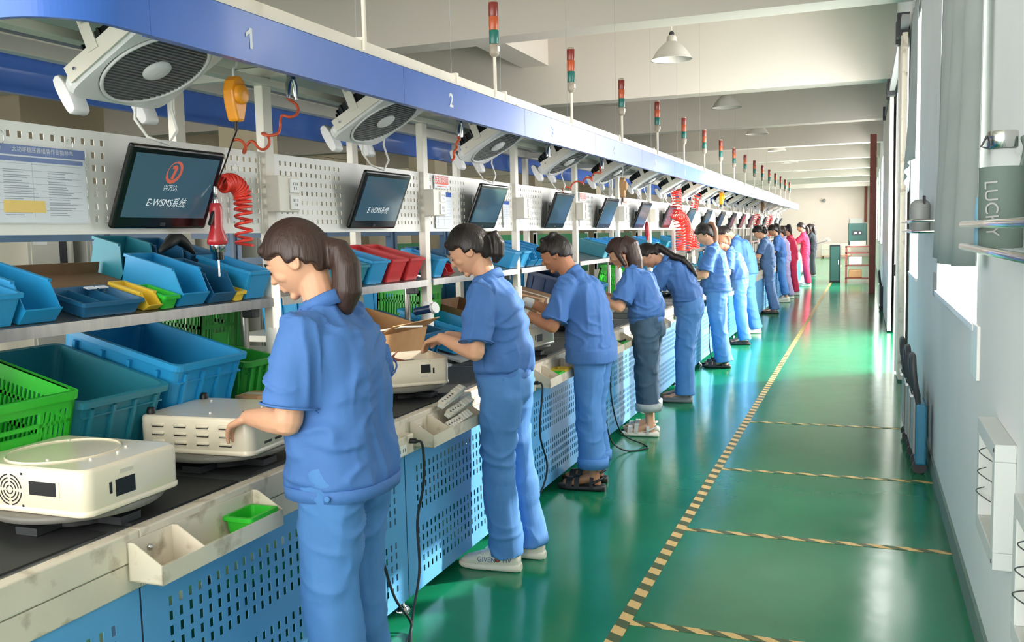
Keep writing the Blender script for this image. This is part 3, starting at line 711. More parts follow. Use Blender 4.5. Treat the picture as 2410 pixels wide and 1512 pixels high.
def put_basket(label, x, y, z, L, W, H, m, tilt=15, rz=0):
    t = thing('perforated_crate', label, 'crate', (x, y, z), 0, 'plastic crates on the benches'); b = MB(); wl = .006
    def wall(o, a, n, span, handle):     # o start corner, a along, n outward
        o = Vector(o); a = Vector(a); n = Vector(n); up = V(0, 0, 1)
        def seg(u0, u1, z0, z1, th=wl): b.obox(o + a*((u0+u1)/2) + up*((z0+z1)/2) - n*(th/2), (a, n, up), ((u1-u0)/2, th/2, (z1-z0)/2))
        seg(0, span, 0, H*.10); seg(0, span, H*.36, H*.42); seg(0, span, H*.66, H*.70); seg(0, span, H*.82, H)
        nb = int(span/.017)
        for i in range(nb + 1):
            u = span*i/nb
            inh = handle and .30*span < u < .70*span
            if not inh:
                seg(max(0, u - .004), min(span, u + .004), H*.10, H*.82)
        if handle: seg(.30*span, .70*span, H*.10, H*.60); seg(.29*span, .31*span, H*.6, H*.82); seg(.69*span, .71*span, H*.6, H*.82)
        if span > .2:
            for u in (0, span): seg(max(0, u - .018), min(span, u + .018), 0, H, wl*1.3)
    wall((0, -W/2, 0), (0, 1, 0), (1, 0, 0), W, True); wall((-L, -W/2, 0), (0, 1, 0), (-1, 0, 0), W, True)
    wall((-L, -W/2, 0), (1, 0, 0), (0, -1, 0), L, False); wall((-L, W/2, 0), (1, 0, 0), (0, 1, 0), L, False)
    b.box(-L, 0, -W/2, W/2, 0, .005); b.build('body', m, t)
    r = MB(); c = V(-L/2, 0, 0); rg = lambda d, z: [p + c for p in rrect(L/2 + d, W/2 + d, .02, z, 4)]
    r.loft([rg(.010, H - .022), rg(.010, H), rg(-.006, H), rg(-.006, H - .004), rg(.006, H - .006), rg(.006, H - .022)], False, False, True); r.build('rim', m, t)
    t.rotation_euler = (0, R(tilt), rz); return t
CX, CZ = -2.175, .832
put_basket('bright green slotted crate at the left edge behind the nearest case', CX + .01, 1.80, CZ, .46, .37, .27, 'bin_green')
put_crate('dusty teal plastic crate between the green crate and the big blue one', CX, 2.195, CZ, .47, .36, .225, 'bin_teal')
put_crate('large blue ribbed plastic crate under the shelf behind the first worker', CX, 2.59, CZ, .50, .36, .28, 'bin_blue')
put_basket('dark green slotted crate standing behind the big blue crate', -2.42, 3.00, .93, .30, .22, .36, 'bin_green_dark', tilt=6)
put_crate('green plastic crate beside the shelf support tube', -2.22, 2.98, .85, .22, .20, .20, 'bin_green_dark', tilt=10)
def carton(label, x, y, z, L, W, H, m='cardboard', open_=False, tilt=0, rz=0):
    t = thing('carton', label, 'carton', (x, y, z), 0, 'cartons around the line')
    if open_:
        b = MB(); w = .006; b.box(-L, 0, -W/2, -W/2 + w, 0, H); b.box(-L, 0, W/2 - w, W/2, 0, H); b.box(-w, 0, -W/2, W/2, 0, H); b.box(-L, -L + w, -W/2, W/2, 0, H); b.box(-L, 0, -W/2, W/2, 0, w); b.build('body', m, t)
        f = MB(); f.obox((.02, 0, H + .03), ((1,0,1), (0,1,0), (-1,0,1)), (.05, W/2, .002)); f.build('flap', m, t)
    else:
        MB().box(-L, 0, -W/2, W/2, 0, H).build('body', m, t, bevel=.002)
        MB().box(-L - .0005, .0006, -.02, .02, H*.6, H + .0008).build('tape', 'machine_beige', t)
    t.rotation_euler = (0, R(tilt), rz)
carton('small orange brown carton right of the louvered case', -2.10, 2.88, .80, .10, .12, .13)
carton('open cardboard carton behind the case with brown wires', -2.16, 4.02, .835, .40, .50, .22, 'cardboard', True, 15)
carton('brown cardboard carton under the shelf of the third bench', -2.16, 5.35, .835, .40, .42, .18, 'cardboard_brown', True, 15)
put_crate('blue plastic crate inside reach behind the second worker', -2.20, 4.44, CZ, .42, .28, .17, 'bin_dark')
put_crate('flat blue crate standing behind the third worker', -2.16, 4.90, CZ, .42, .30, .16, 'bin_blue')
put_basket('green slotted crate behind the head of the second worker', -2.44, 4.98, .92, .28, .30, .30, 'bin_green', tilt=4)
put_basket('green basket before the gloved man', -2.14, 5.72, .82, .30, .28, .17, 'bin_green', tilt=15)
carton('dark brown carton under the third shelf', -2.2, 6.35, .835, .36, .40, .22, 'cardboard_brown', False, 15)
put_crate('navy blue crate left of the woman in dark jeans', -2.18, 7.1, CZ, .42, .36, .30, 'rack_dark')
put_crate('blue crate behind the woman in dark jeans', -2.18, 7.75, CZ, .42, .34, .24, 'bin_blue')
put_basket('light green basket behind the bending woman', -2.18, 9.25, CZ, .40, .34, .26, 'bin_green')
put_crate('blue crate before the woman with the brown ponytail', -2.18, 9.75, CZ, .42, .34, .24, 'bin_blue')
put_crate('bright blue crate just left of the woman with the brown ponytail', -2.18, 10.75, CZ, .42, .40, .24, 'bin_blue')
put_crate('teal crate under the eighth shelf', -2.18, 12.4, CZ, .42, .36, .24, 'bin_teal')
put_crate('distant blue crate under the tenth shelf', -2.18, 15.4, CZ, .42, .36, .24, 'bin_blue')

def hopper_mesh(L, W, H):
    m = MB(); w = .004
    side = [(-L, 0), (-.02, 0), (.0, H*.42), (-L*.20, H), (-L, H)]
    for s in (-1, 1): m.prism(side, (0, s*W/2 - (w if s > 0 else 0), 0), (1,0,0), (0,0,1), (0,1,0), w)
    m.box(-L, -.02, -W/2 + w, W/2 - w, 0, w); m.box(-L, -L + w, -W/2 + w, W/2 - w, w, H)
    m.prism([(-.02, 0), (.0, H*.42), (.008, H*.44), (.008, H*.40), (-.014, 0)], (0, -W/2, 0), (1,0,0), (0,0,1), (0,1,0), W)
    for s in (-1, 1): m.box(-L - .004, -L*.20, s*(W/2) - .007, s*(W/2) + .007, H - .004, H + .004)
    m.box(-L - .006, -L + .006, -W/2 - .006, W/2 + .006, H - .006, H + .005)
    return m
def tub_mesh(L, W, H):
    m = MB(); c = V(-L/2, 0, 0); rg = lambda s, z, d=0: [p + c for p in rrect(L/2*s + d, W/2*s + d, .010, z, 3)]
    m.loft([rg(.9, 0), rg(1, H - .012), rg(1, H - .012, .007), rg(1, H, .007), rg(1, H, -.004), rg(.9, .006, -.004)], True, False); return m
a15 = R(15)
def shelf_pt(s): return (-2.268 - s*math.cos(a15), 1.2755 + s*math.sin(a15))
BM = {}
def put_bin(y, s, L, W, H, m, typ, label, dz=0.0):
    x, z = shelf_pt(s)
    key = (L, W, H, typ, m)
    if key not in BM:
        o = (hopper_mesh if typ == 'h' else tub_mesh)(L, W, H).build('parts_bin', m); BM[key] = o
    else:
        o = BM[key].copy(); COL.objects.link(o)
    o.location = (x, y, z + dz); o.rotation_euler = (0, a15, 0)
    return tag(o, label, 'bin', 'parts bins on the shelves')
put_bin(1.895, 0, .26, .12, .10, 'bin_blue', 't', 'blue parts tub cut by the left edge of the photo')
put_bin(2.035, 0, .28, .13, .115, 'bin_blue', 'h', 'blue open fronted bin second from the left edge')
put_bin(2.50, .0, .17, .065, .055, 'bin_yellow', 'h', 'yellow open fronted bin between dark tray and green bin')
put_bin(2.58, .0, .14, .07, .05, 'bin_green', 't', 'small green bin beside the yellow bin on the first shelf')
put_bin(2.70, .0, .27, .14, .125, 'bin_blue', 'h', 'tall light blue open fronted bin in the middle of the first shelf')
put_bin(2.865, .0, .26, .13, .10, 'bin_dark', 'h', 'darker blue bin with the small yellow bin beside it')
put_bin(2.965, .0, .08, .055, .04, 'bin_yellow', 't', 'tiny yellow bin at the front of the first shelf')
put_bin(3.075, .0, .26, .14, .115, 'bin_blue', 't', 'blue tub at the right end of the first shelf')
put_bin(2.72, .285, .15, .16, .15, 'bin_teal', 'h', 'teal bin on the back of the first shelf')
put_bin(2.90, .285, .15, .15, .14, 'bin_dark', 'h', 'dark blue bin on the back row below the red drill')
put_bin(3.07, .285, .15, .15, .12, 'bin_dark', 't', 'blue tub on the back row at the shelf end')
x, z = shelf_pt(0)
tr = thing('organizer_tray', 'dark blue divided tray with white labels on the first shelf', 'tray', (x, 2.315, z)); tr.rotation_euler = (0, a15, 0)
tub_mesh(.17, .25, .05).build('body', 'bin_dark', tr); MB().box(-.16, -.01, -.04, -.036, .006, .046).build('divider', 'bin_dark', tr); MB().box(-.16, -.01, .05, .054, .006, .046).build('divider', 'bin_dark', tr)
for yy in (.07, .02): MB().box(-.155, -.135, yy, yy + .04, .05, .054).build('label_card', 'paper', tr)
x, z = shelf_pt(.19)
o = MB(); o.box(-.2, 0, -.30, .30, 0, .03); o.box(-.2, -.195, -.30, .30, .03, .07); o = o.build('cardboard_sheet', 'cardboard_brown', loc=(x, 2.33, z), rot=(0, a15, 0)); tag(o, 'folded brown cardboard lying at the back of the first shelf', 'cardboard')
put_bin(4.05, .0, .30, .17, .125, 'bin_blue', 't', 'blue tub left of the two red tubs')
put_bin(4.25, .0, .30, .17, .125, 'bin_red', 't', 'left of the two red tubs on the second shelf')
put_bin(4.45, .0, .30, .16, .125, 'bin_red', 't', 'right of the two red tubs on the second shelf')
put_bin(3.86, .0, .28, .15, .11, 'bin_teal', 't', 'teal tub half hidden by the first worker\'s ponytail')
put_bin(4.78, .0, .24, .12, .11, 'bin_blue', 't', 'blue tub right of the post on the third shelf')
put_bin(4.92, .0, .14, .09, .06, 'bin_red', 'h', 'small pinkish red bin beside the face of the second worker')
put_bin(5.08, .1, .26, .14, .08, 'bin_dark', 'h', 'dark bin behind the face of the second worker')
for i, w in enumerate(('first', 'second', 'third', 'fourth', 'last')):
    put_bin(5.99 + (.0 if i == 0 else .17*i + .02), .0, .28, .14, .12, 'bin_blue', 't' if i < 2 else 'h', '%s of the five light blue bins behind the gloved man' % w)
for (k, lst) in ((4, (.9, 1.1, 1.27)), (5, (.15, .35, .6, .8)), (6, (.2, .5, .9)), (7, (.3, .7, 1.1)), (8, (.2, .8)), (9, (.5, 1.0)), (10, (.4,)), (11, (.6,))):
    for j, yy in enumerate(lst):
        put_bin(SY(k) + yy, .0, .28, .15, .12, 'bin_blue' if (j + k) % 4 else 'bin_teal', 'h' if j % 2 else 't', 'light blue bin on the %s shelf, %s from its near end' % (ORD[k], ORD[j]))

# ---------------------------------------------------------------- front troughs with small parts
def make_trough():
    t = thing('parts_trough', 'x', 'trough')
    m = MB(); w = .003; L = .50
    prof = [(0, 0), (.105, 0), (.105, .048)]
    m.box(0, w, 0, L, .0, .098); m.box(0, .105, 0, L, 0, w); m.box(.102, .105, 0, L, 0, .048)
    for y_ in (0, .155, L - w): m.prism([(0, 0), (.105, 0), (.105, .048), (.02, .098), (0, .098)], (0, y_, 0), (1,0,0), (0,0,1), (0,1,0), w)
    m.build('body', 'cream_dirty', t)
    b = MB(); b.sphere((.005, .07, .065), .009, nu=10, nv=6); b.build('bolt', 'chrome', t)
    return t
tg = make_trough()
for i, (y, lb) in enumerate(((1.725, 'cream sheet metal trough holding one small green bin'), (3.24, 'cream trough filled with white terminal strips'), (4.70, 'cream trough with green and yellow bins by the gloved man'), (6.15, 'cream trough with a green bin and black clips'), (7.55, 'cream trough behind the woman in dark jeans'), (12.0, 'distant cream trough beside the seventh worker'))):
    t = tg if i == 0 else copy_tree(tg); t.location = (BX + .0095, y, .672); tag(t, lb, 'trough', 'troughs on the bench fronts')
def small_bin(x, y, z, L, W, H, m, label):
    o = tub_mesh(L, W, H).build('parts_bin', m, loc=(x, y, z)); tag(o, label, 'bin', 'small bins in the troughs'); return o
small_bin(-1.597, 2.145, .676, .085, .12, .055, 'bin_green', 'small bright green bin at the end of the nearest trough')
small_bin(-1.597, 4.93, .676, .085, .10, .05, 'bin_green', 'green bin in the trough by the gloved man')
small_bin(-1.597, 5.06, .676, .085, .11, .055, 'bin_yellow', 'yellow bin in the trough by the gloved man')
small_bin(-1.597, 6.45, .676, .085, .14, .05, 'bin_green_dark', 'green bin holding black clips by the woman in dark jeans')
o = MB(); o.tube([V(.03*math.cos(i*.7), .05*math.sin(i*.9), .004*i) for i in range(10)], .006, 6); tag(o.build('cable_clip', 'black', loc=(-1.64, 6.45, .70)), 'black bent clips lying in the dark green bin', 'clips')
# terminal strips in the second trough
def make_strip():
    t = thing('terminal_strip', 'x', 'terminal strip')
    m = MB(); m.box(-.014, .014, 0, .20, 0, .014); m.build('body', 'white_paint', t, bevel=.002)
    for i in range(9):
        y = .006 + .0215*i; m = MB(); m.box(-.017, .017, y, y + .0165, .014, .028 if i < 5 else .034); m.build('block', 'cream', t, bevel=.0015)
    m = MB()
    for i in range(5):
        y = .0145 + .0215*i; m.cyl((.0, y, .0275), (.0, y, .0288), .0045, n=8)
    m.build('screw', 'dark_grey', t); return t
ts = make_strip()
for i, (x, y, z, rx, ry) in enumerate(((-1.632, 3.44, .700, 8, 40), (-1.650, 3.50, .742, 10, 35), (-1.664, 3.47, .786, 12, 20))):
    t = ts if i == 0 else copy_tree(ts); t.location = (x, y, z); t.rotation_euler = (R(rx), R(ry), 0)
    tag(t, 'white terminal strip, %s of three piled in the trough' % ('lowest', 'middle', 'topmost')[i], 'terminal strip', 'terminal strips in the trough')
# power outlet boxes on the bench edge with cords
def make_outlet():
    t = thing('outlet_box', 'x', 'outlet')
    MB().box(0, .05, 0, .17, 0, .075).build('body', 'cream_dirty', t, bevel=.004); p = MB().box(.05, .054, .02, .105, .006, .045).build('socket_plate', 'white_paint', t, bevel=.002)
    s = MB()
    for y in (.035, .05, .075, .09): s.box(.0535, .0548, y - .0015, y + .0015, .018, .032)
    s.build('slot', 'hole_dark', p); m = MB(); m.cyl((.05, .14, .05), (.075, .145, .05), .010, n=10); m.build('plug', 'black', t); return t
cords = {0: [(-1.625, 3.15, .712), (-1.60, 3.17, .70), (-1.60, 3.17, .55), (-1.62, 3.145, .40), (-1.60, 3.11, .22), (-1.61, 3.07, .08), (-1.60, 3.02, .012), (-1.56, 2.90, .008), (-1.50, 2.80, .008)],
         1: [(-1.625, 4.59, .712), (-1.60, 4.61, .69), (-1.61, 4.58, .45), (-1.60, 4.66, .25), (-1.62, 4.60, .12), (-1.65, 4.48, .10), (-1.66, 4.40, .14)],
         2: [(-1.625, 6.03, .712), (-1.60, 6.05, .66), (-1.62, 6.10, .40), (-1.58, 6.20, .12), (-1.45, 6.32, .012), (-1.40, 6.22, .008), (-1.52, 6.10, .01), (-1.62, 6.06, .10), (-1.64, 6.0, .35)],
         3: [(-1.625, 7.47, .712), (-1.60, 7.49, .66), (-1.62, 7.52, .40), (-1.60, 7.47, .16), (-1.63, 7.43, .02)],
         5: [(-1.625, 10.35, .712), (-1.60, 10.37, .60), (-1.61, 10.34, .30), (-1.58, 10.38, .05), (-1.50, 10.42, .01)]}
def smooth_path(pts, n=6):
    P = [Vector(p) for p in pts]; out = []
    for i in range(len(P) - 1):
        a = P[max(0, i-1)]; b = P[i]; c = P[i+1]; d = P[min(len(P)-1, i+2)]
        for j in range(n):
            t = j / n; out.append(.5*((2*b) + (c - a)*t + (2*a - 5*b + 4*c - d)*t*t + (3*b - a - 3*c + d)*t**3))
    return out + [P[-1]]
for i, k in enumerate((0, 1, 2, 3, 4, 5)):
    t = make_outlet(); t.location = (BX + .0095, SY(k) + 1.235, .668); tag(t, 'cream outlet box on the bench edge, %s from the near end' % ORD[i], 'outlet', 'outlet boxes on the bench edge')
    if k in cords:
        MB().tube(smooth_path([Vector(p) - Vector(t.location) for p in cords[k]]), .0055, 7).build('power_cord', 'cord_black', t)['label'] = 'black hanging power cord'
    if k == 0: t0_ = t
MB().tube(smooth_path([Vector(p) - Vector(t0_.location) for p in [(-1.655, 2.93, .30), (-1.63, 2.96, .16), (-1.60, 3.02, .05), (-1.585, 2.99, .012), (-1.52, 2.86, .008), (-1.47, 2.75, .008)]]), .0055, 7).build('power_cord', 'cord_black', t0_)
o = MB(); o.lathe([(.012, 0), (.030, .12), (.032, .12)], n=16); o = o.build('funnel_cup', 'black_gloss', loc=(-1.67, 2.93, .52)); tag(o, 'black tapering cup hooked on the blue panel beside the first worker', 'cup')

# ---------------------------------------------------------------- papers, signs, tools, hoses
def sheet(label, y0, y1, z0, z1, full=False, x=-2.2905):
    t = thing('instruction_sheet', label, 'paper sheet', (x, (y0+y1)/2, z0), 0, 'sheets hung on the pegboard'); w = (y1-y0)/2; h = z1 - z0
    MB().box(0, .002, -w, w, 0, h).build('page', 'paper', t); MB().box(.002, .0024, -w, w, h*.87, h).build('header', 'paper_blue', t)
    g = MB()
    for q in range(1, 9): g.box(.0021, .0024, -w*.9, w*.9, h*(.08 + .085*q), h*(.08 + .085*q) + .001)
    for yy in (-w*.7, w*.0): g.box(.0021, .0024, yy, yy + .001, h*.08, h*.84)
    g.build('ruling', 'ink_grey', t)
    for yy in (-w*.5, w*.72): r = MB(); r.tube([V(.0 + .004, yy, h - .004) + V(.012*math.cos(a), 0, .02 + .02*math.sin(a)) for a in [2*PI*i/16 for i in range(16)]], .0012, 5, closed=True); r.build('hanging_ring', 'chrome', t)
    return t, w, h
t, w, h = sheet('blue headed instruction sheet with a yellow cell, left of the first monitor', 1.86, 2.262, 1.573, 1.798)
text('大功率稳压器组装作业指导书', .017, 'text_white', t, (.0028, .045, h*.94), (0,1,0), (0,0,1)); text('N®', .024, 'text_white', t, (.0028, -.12, h*.945), (0,1,0), (0,0,1))
MB().box(.0024, .0028, -.105, .04, .03, .065).build('yellow_cell', 'paper_yellow', t); MB().box(.0022, .0026, -w*.95, w*.95, h*.79, h*.85).build('column_header', 'paper_blue', t)
g = MB()
for q in range(9):
    for y0 in (-.10, .055): 
        for r_i in range(2): g.box(.0022, .0025, y0, y0 + rnd.uniform(.06, .12), .152 - .0155*q - r_i*.006, .1545 - .0155*q - r_i*.006)
g.build('text_line', 'ink_grey', t)
m = MB(); m.box(.003, .004, -w - .01, w + .008, -.006, h + .008); m.build('clear_sleeve', 'clear_plastic', t)
sheet('white instruction sheet hung below the red sign', 4.80, 5.02, 1.555, 1.765); sheet('narrow white sheet on the fourth pegboard', 6.16, 6.34, 1.57, 1.77); sheet('narrow white sheet on the fifth pegboard', 7.66, 7.84, 1.57, 1.77); sheet('pale sheet beside the third monitor', 5.86, 5.98, 1.56, 1.74)
for i, (y, lb) in enumerate(((4.79, 'red lettered sign plate on the third pegboard'), (7.66, 'small red sign on the fifth pegboard'), (9.15, 'small red sign on the sixth pegboard'), (12.0, 'small faint red sign on the eighth pegboard'))):
    t = thing('sign_plate', lb, 'sign', (-2.287, y, 1.785), 0, 'red signs on the pegboards'); MB().box(0, .003, 0, .19, 0, .075).build('plate', 'paper', t); MB().box(.003, .0036, .008, .182, .022, .07).build('red_field', 'sign_red', t)
    text('关键岗位', .042, 'text_white', t, (.0042, .095, .046), (0,1,0), (0,0,1)); MB().box(.003, .0036, .03, .16, .008, .013).build('red_line', 'sign_red', t)
def helix(path, rad, turns, per=14, phase=0):
    P = smooth_path(path, 12); out = []; N = int(turns*per); L = len(P) - 1; nrm = None
    for i in range(N + 1):
        u = i/N*L; a = int(min(L-1, u)); f = u - a; p = P[a].lerp(P[a+1], f); t = (P[a+1] - P[a]).normalized()
        if nrm is None: nrm = t.orthogonal().normalized()
        nrm = (nrm - t*nrm.dot(t)).normalized(); b = t.cross(nrm); an = 2*PI*i/per + phase
        out.append(p + (nrm*math.cos(an) + b*math.sin(an))*rad)
    return out
o = MB().tube([V(-2.19, 2.78, 1.70)] + helix([(-2.19, 2.80, 1.715), (-2.185, 2.85, 1.722), (-2.18, 2.895, 1.69), (-2.18, 2.90, 1.62), (-2.18, 2.895, 1.49)], .030, 17), .0058, 6).build('coiled_hose', 'red_hose'); tag(o, 'bright red coiled hose hanging beside the red drill', 'hose')
o = MB().tube(helix([(-2.0, 2.995, 2.03), (-2.03, 3.01, 1.97), (-2.10, 2.99, 1.92), (-2.17, 3.03, 1.88), (-2.22, 3.0, 1.865), (-2.22, 2.93, 1.868)], .022, 4.2, 16), .0058, 6).build('coiled_hose', 'orange_hose'); tag(o, 'stretched orange spiral hose between canopy and first post', 'hose')
dl = thing('power_screwdriver', 'red air screwdriver hanging by its hose over the first shelf', 'screwdriver', (-2.19, 2.755, 1.43))
MB().lathe([(.016, .215), (.021, .205), (.023, .19), (.022, .13), (.024, .12), (.036, .085), (.037, .07), (.030, .064)], n=20).build('body', 'red_tool', dl)
MB().lathe([(.028, .066), (.028, .04), (.020, .036), (.020, .012), (.014, .010)], n=18).build('chuck', 'chrome', dl); MB().cyl((0, 0, .012), (.0, 0, -.05), .0045, n=8).build('bit', 'chrome', dl)
MB().obox((.004, -.028, .165), ((0,.5,1),(1,0,0),(0,1,-.5)), (.032, .006, .004)).build('lever', 'black', dl); MB().lathe([(.010, .215), (.010, .235), (.007, .238), (.008, .26), (.006, .275)], n=10).build('connector', 'chrome', dl)
bl = thing('tool_balancer', 'orange spring balancer hanging from a hook under the canopy', 'balancer', (-2.0, 2.645, 1.90))
def balancer(bl, m_='orange'):
    m = MB(); pr = [(-.018, .01), (.018, .01), (.036, .07), (.040, .11), (.030, .145), (.010, .162), (-.010, .162), (-.030, .145), (-.040, .11), (-.036, .07)]
    m.prism(pr, (.024, 0, 0), (0,1,0), (0,0,1), (-1,0,0), .044); m.build('housing', m_, bl, bevel=.008, seg=2)
    MB().lathe([(.034, .0), (.034, .010), (.026, .016), (.010, .018)], (.024, .0, .10), ((0,1,0),(0,0,1),(1,0,0)), 18).build('drum_cover', m_, bl)
    MB().tube(smooth_path([(0, 0, .16), (0, .0, .185), (0, .018, .20), (0, .022, .23), (0, .005, .25), (0, -.004, .27), (0, 0, .30)]), .0045, 7).build('hook', 'cord_white', bl)
    MB().cyl((0, 0, .012), (0, .0, -.02), .007, n=8).build('stop', 'black', bl)
balancer(bl)
o = MB().tube(smooth_path([(-2.0, 2.645, 1.878), (-2.05, 2.68, 1.84), (-2.12, 2.73, 1.78), (-2.19, 2.755, 1.70)]), .003, 6).build('suspension_cable', 'black'); tag(o, 'thin dark cable from the orange balancer to the red screwdriver', 'cable')
for (y, lb, x, m_) in ((7.95, 'cream tool balancer hanging beyond the sixth fan', -1.98, 'cardboard'), (13.7, 'yellow tool balancer hanging far down the line', -1.95, 'orange'), (19.5, 'distant brown tool balancer under the canopy', -1.95, 'cardboard_brown')):
    b2 = thing('tool_balancer', lb, 'balancer', (x, y, 1.875 if y > 8 else 1.80)); balancer(b2, m_); b2.scale = (1, 1.15, 1.15) if y < 9 else (1.2, 1.2, 1.2)
def fitting(y, lb, x=-2.0):
    t = thing('air_fitting', lb, 'air fitting', (x, y, 2.03), 0, 'air fittings under the canopy')
    MB().lathe([(.012, .15), (.020, .14), (.022, .10), (.016, .085), (.016, .07)], n=14).build('valve', 'rack_dark', t)
    for s in (-1, 1): m = MB(); m.tube([V(0, s*.008, .075), V(0, s*.022, .05), V(0, s*.024, .0)], [.010, .011, .007], 10); m.build('coupler', 'chrome', t)
for y, lb in ((2.985, 'dark air valve with chrome couplers between first and second fan'), (4.52, 'dark air valve between second and third fan'), (5.98, 'dark air valve between third and fourth fan'), (7.35, 'dark air valve between fourth and fifth fan')): fitting(y, lb)
def hang(y0, lb, pts, rad, turns, m_='red_hose', r=.007):
    o = MB().tube(helix(pts, rad, turns, 12), r, 6).build('coiled_hose', m_); tag(o, lb, 'hose', 'coiled hoses along the line')
hang(0, 'short orange air hose under the third fan bracket', [(-2.0, 4.51, 2.03), (-2.01, 4.49, 1.97), (-2.02, 4.46, 1.90)], .004, 3, 'orange_hose')
hang(0, 'pink spiral hose between the fourth and fifth fan', [(-2.0, 7.37, 2.04), (-2.06, 7.3, 1.96), (-2.12, 7.2, 1.92), (-2.2, 7.05, 1.87), (-2.23, 7.0, 1.80)], .022, 5, 'orange_hose')
hang(0, 'red coiled hose bundle hanging before the seventh monitor', [(-2.15, 11.3, 2.02), (-2.15, 11.35, 1.80), (-2.12, 11.4, 1.5), (-2.12, 11.4, 1.28)], .06, 22)
hang(0, 'second red coiled hose bundle over the seventh shelf', [(-2.15, 11.2, 1.72), (-2.1, 11.5, 1.66), (-2.1, 11.75, 1.50), (-2.1, 11.7, 1.28)], .06, 20)
hang(0, 'faded red coiled hose just right of the red bundles', [(-2.15, 12.0, 1.50), (-2.1, 12.2, 1.42), (-2.1, 12.25, 1.28)], .07, 12)
hang(0, 'pale red hose loops before the far monitors', [(-2.15, 20.4, 1.85), (-2.15, 20.4, 1.4)], .06, 10); hang(0, 'pale red hose loops near the far end of the line', [(-2.15, 23.3, 1.85), (-2.15, 23.3, 1.35)], .06, 10)
hang(0, 'red hose coil hanging under the tenth fan', [(-2.15, 12.9, 2.02), (-2.2, 12.95, 1.9), (-2.22, 13.0, 1.8)], .05, 6)
o = MB(); o.lathe([(.012, .0), (.014, .03), (.028, .06), (.03, .13), (.022, .18), (.012, .2)], n=14); o = o.build('power_screwdriver', 'red_tool', loc=(-2.16, 9.72, 1.42)); tag(o, 'small red air tool hanging beside the sixth monitor', 'screwdriver')
o = MB(); o.tube([V(-.06, 0, 0), V(.05, -.02, .02)], .022, 14); o.tube([V(.05, -.02, .02), V(.066, -.023, .023)], .028, 14); o = o.build('pipe_holder', 'rack_dark', loc=(-2.24, 4.53, 1.10)); tag(o, 'dark tube holder with a pale ring clamped to the second post', 'tube')
o = MB(); o.tube([V(-2.185 + .002, 4.508, 1.121), V(-2.165, 4.504, 1.126)], .031, 16); tag(o.build('clamp_ring', 'white_paint'), 'white ring at the end of the dark tube on the second post', 'ring')

pc = thing('plastic_pouch', 'clear hanging pouch with a white strip right of the red coil', 'pouch', (-2.285, 3.03, 1.575)); MB().box(0, .003, -.07, .09, 0, .205).build('film', 'clear_plastic', pc); MB().prism([(-.062, .01), (-.045, .008), (-.038, .10), (-.046, .19), (-.058, .18), (-.054, .10)], (.0035, 0, 0), (0,1,0), (0,0,1), (1,0,0), .001).build('white_strip', 'paper', pc); MB().tube([V(.004, -.03 + .012*math.cos(a), .215 + .02*math.sin(a)) for a in [2*PI*i/14 for i in range(14)]], .0012, 5, closed=True).build('hanging_ring', 'chrome', pc)
m = MB(); x, z = shelf_pt(.20)
m.tube(smooth_path([(0, -.10, .0), (.01, -.06, .03), (0, -.01, .05), (.01, .03, .03), (.02, .07, -.01)]), [.006 + .020*math.sin(PI*i/24) for i in range(25)], 8); tag(m.build('glove', 'black', loc=(x, 2.86, z + .145)), 'black crumpled glove lying on the back bins below the red tool', 'glove')
# ---------------------------------------------------------------- pendant lamps
def make_lamp(lit):
    t = thing('pendant_lamp', 'x', 'lamp')
    MB().cyl((0, 0, .34), (0, 0, 1.015), .006, n=8).build('stem', 'cream', t)
    MB().lathe([(.012, .36), (.030, .345), (.034, .335), (.036, .30)], n=20).build('cap', 'dark_grey', t)
    m = MB(); m.lathe([(.045, .305), (.060, .29), (.066, .235), (.070, .215)], n=24, caps=False); m.build('neck', 'lamp_shade', t)
    m = MB(); m.lathe([(.068, .225), (.10, .205), (.16, .15), (.215, .08), (.262, .0), (.268, -.006), (.258, .002), (.205, .085), (.15, .15), (.09, .20)], n=36, caps=False); m.build('shade', 'lamp_shade', t)
    m = MB(); m.lathe([(.012, .20), (.016, .16), (.030, .11), (.034, .085), (.026, .06), (.008, .05)], n=14); m.build('bulb', 'bulb_lit' if lit else 'bulb', t)
    return t
l0 = make_lamp(False); l1 = make_lamp(True)
u0 = u1 = False
for k in range(8):
    lit = k in (3, 5, 6)
    if lit: t = copy_tree(l1) if u1 else l1; u1 = True
    else: t = copy_tree(l0) if u0 else l0; u0 = True
    t.location = (-2.36, 12.19 + 5.12*k, 3.735)
    tag(t, 'pale bell shaped pendant lamp%s, %s from the camera' % (' switched on' if lit else '', ORD[k]), 'lamp', 'pendant lamps under the ceiling')

# ---------------------------------------------------------------- right wall things
def curtain(label, y0, y1, z0, z1, sag, x=.372):
    m = MB(); n = 60; rows = 14; vs = []; fs = []
    for j in range(rows + 1):
        f = j/rows
        for i in range(n + 1):
            u = i/n; y = y0 + (y1 - y0)*u
            zb = z0 + sag*(u**2) - .02*math.sin(u*PI)
            z = zb + (z1 - zb)*f
            xx = x + .016*math.sin(u*22 + .6*math.sin(f*3)) * (1 - .5*f) - .05*(1 - f)**2*math.sin(u*PI*.9)
            vs.append((xx, y, z))
    for j in range(rows):
        for i in range(n): a = j*(n+1) + i; fs.append((a, a+1, a+n+2, a+n+1))
    m.add(vs, fs, True); o = m.build('curtain', 'curtain_grey'); md = o.modifiers.new('thick', 'SOLIDIFY'); md.thickness = .004
    return tag(o, label, 'curtain', 'curtains on the right wall')
curtain('long grey curtain hanging over the nearest window', 3.50, 5.06, 1.36, 3.45, .015, x=.357)
curtain('grey curtain with slanted hem over the second window', 8.1, 9.0, 2.05, 3.3, -.25)
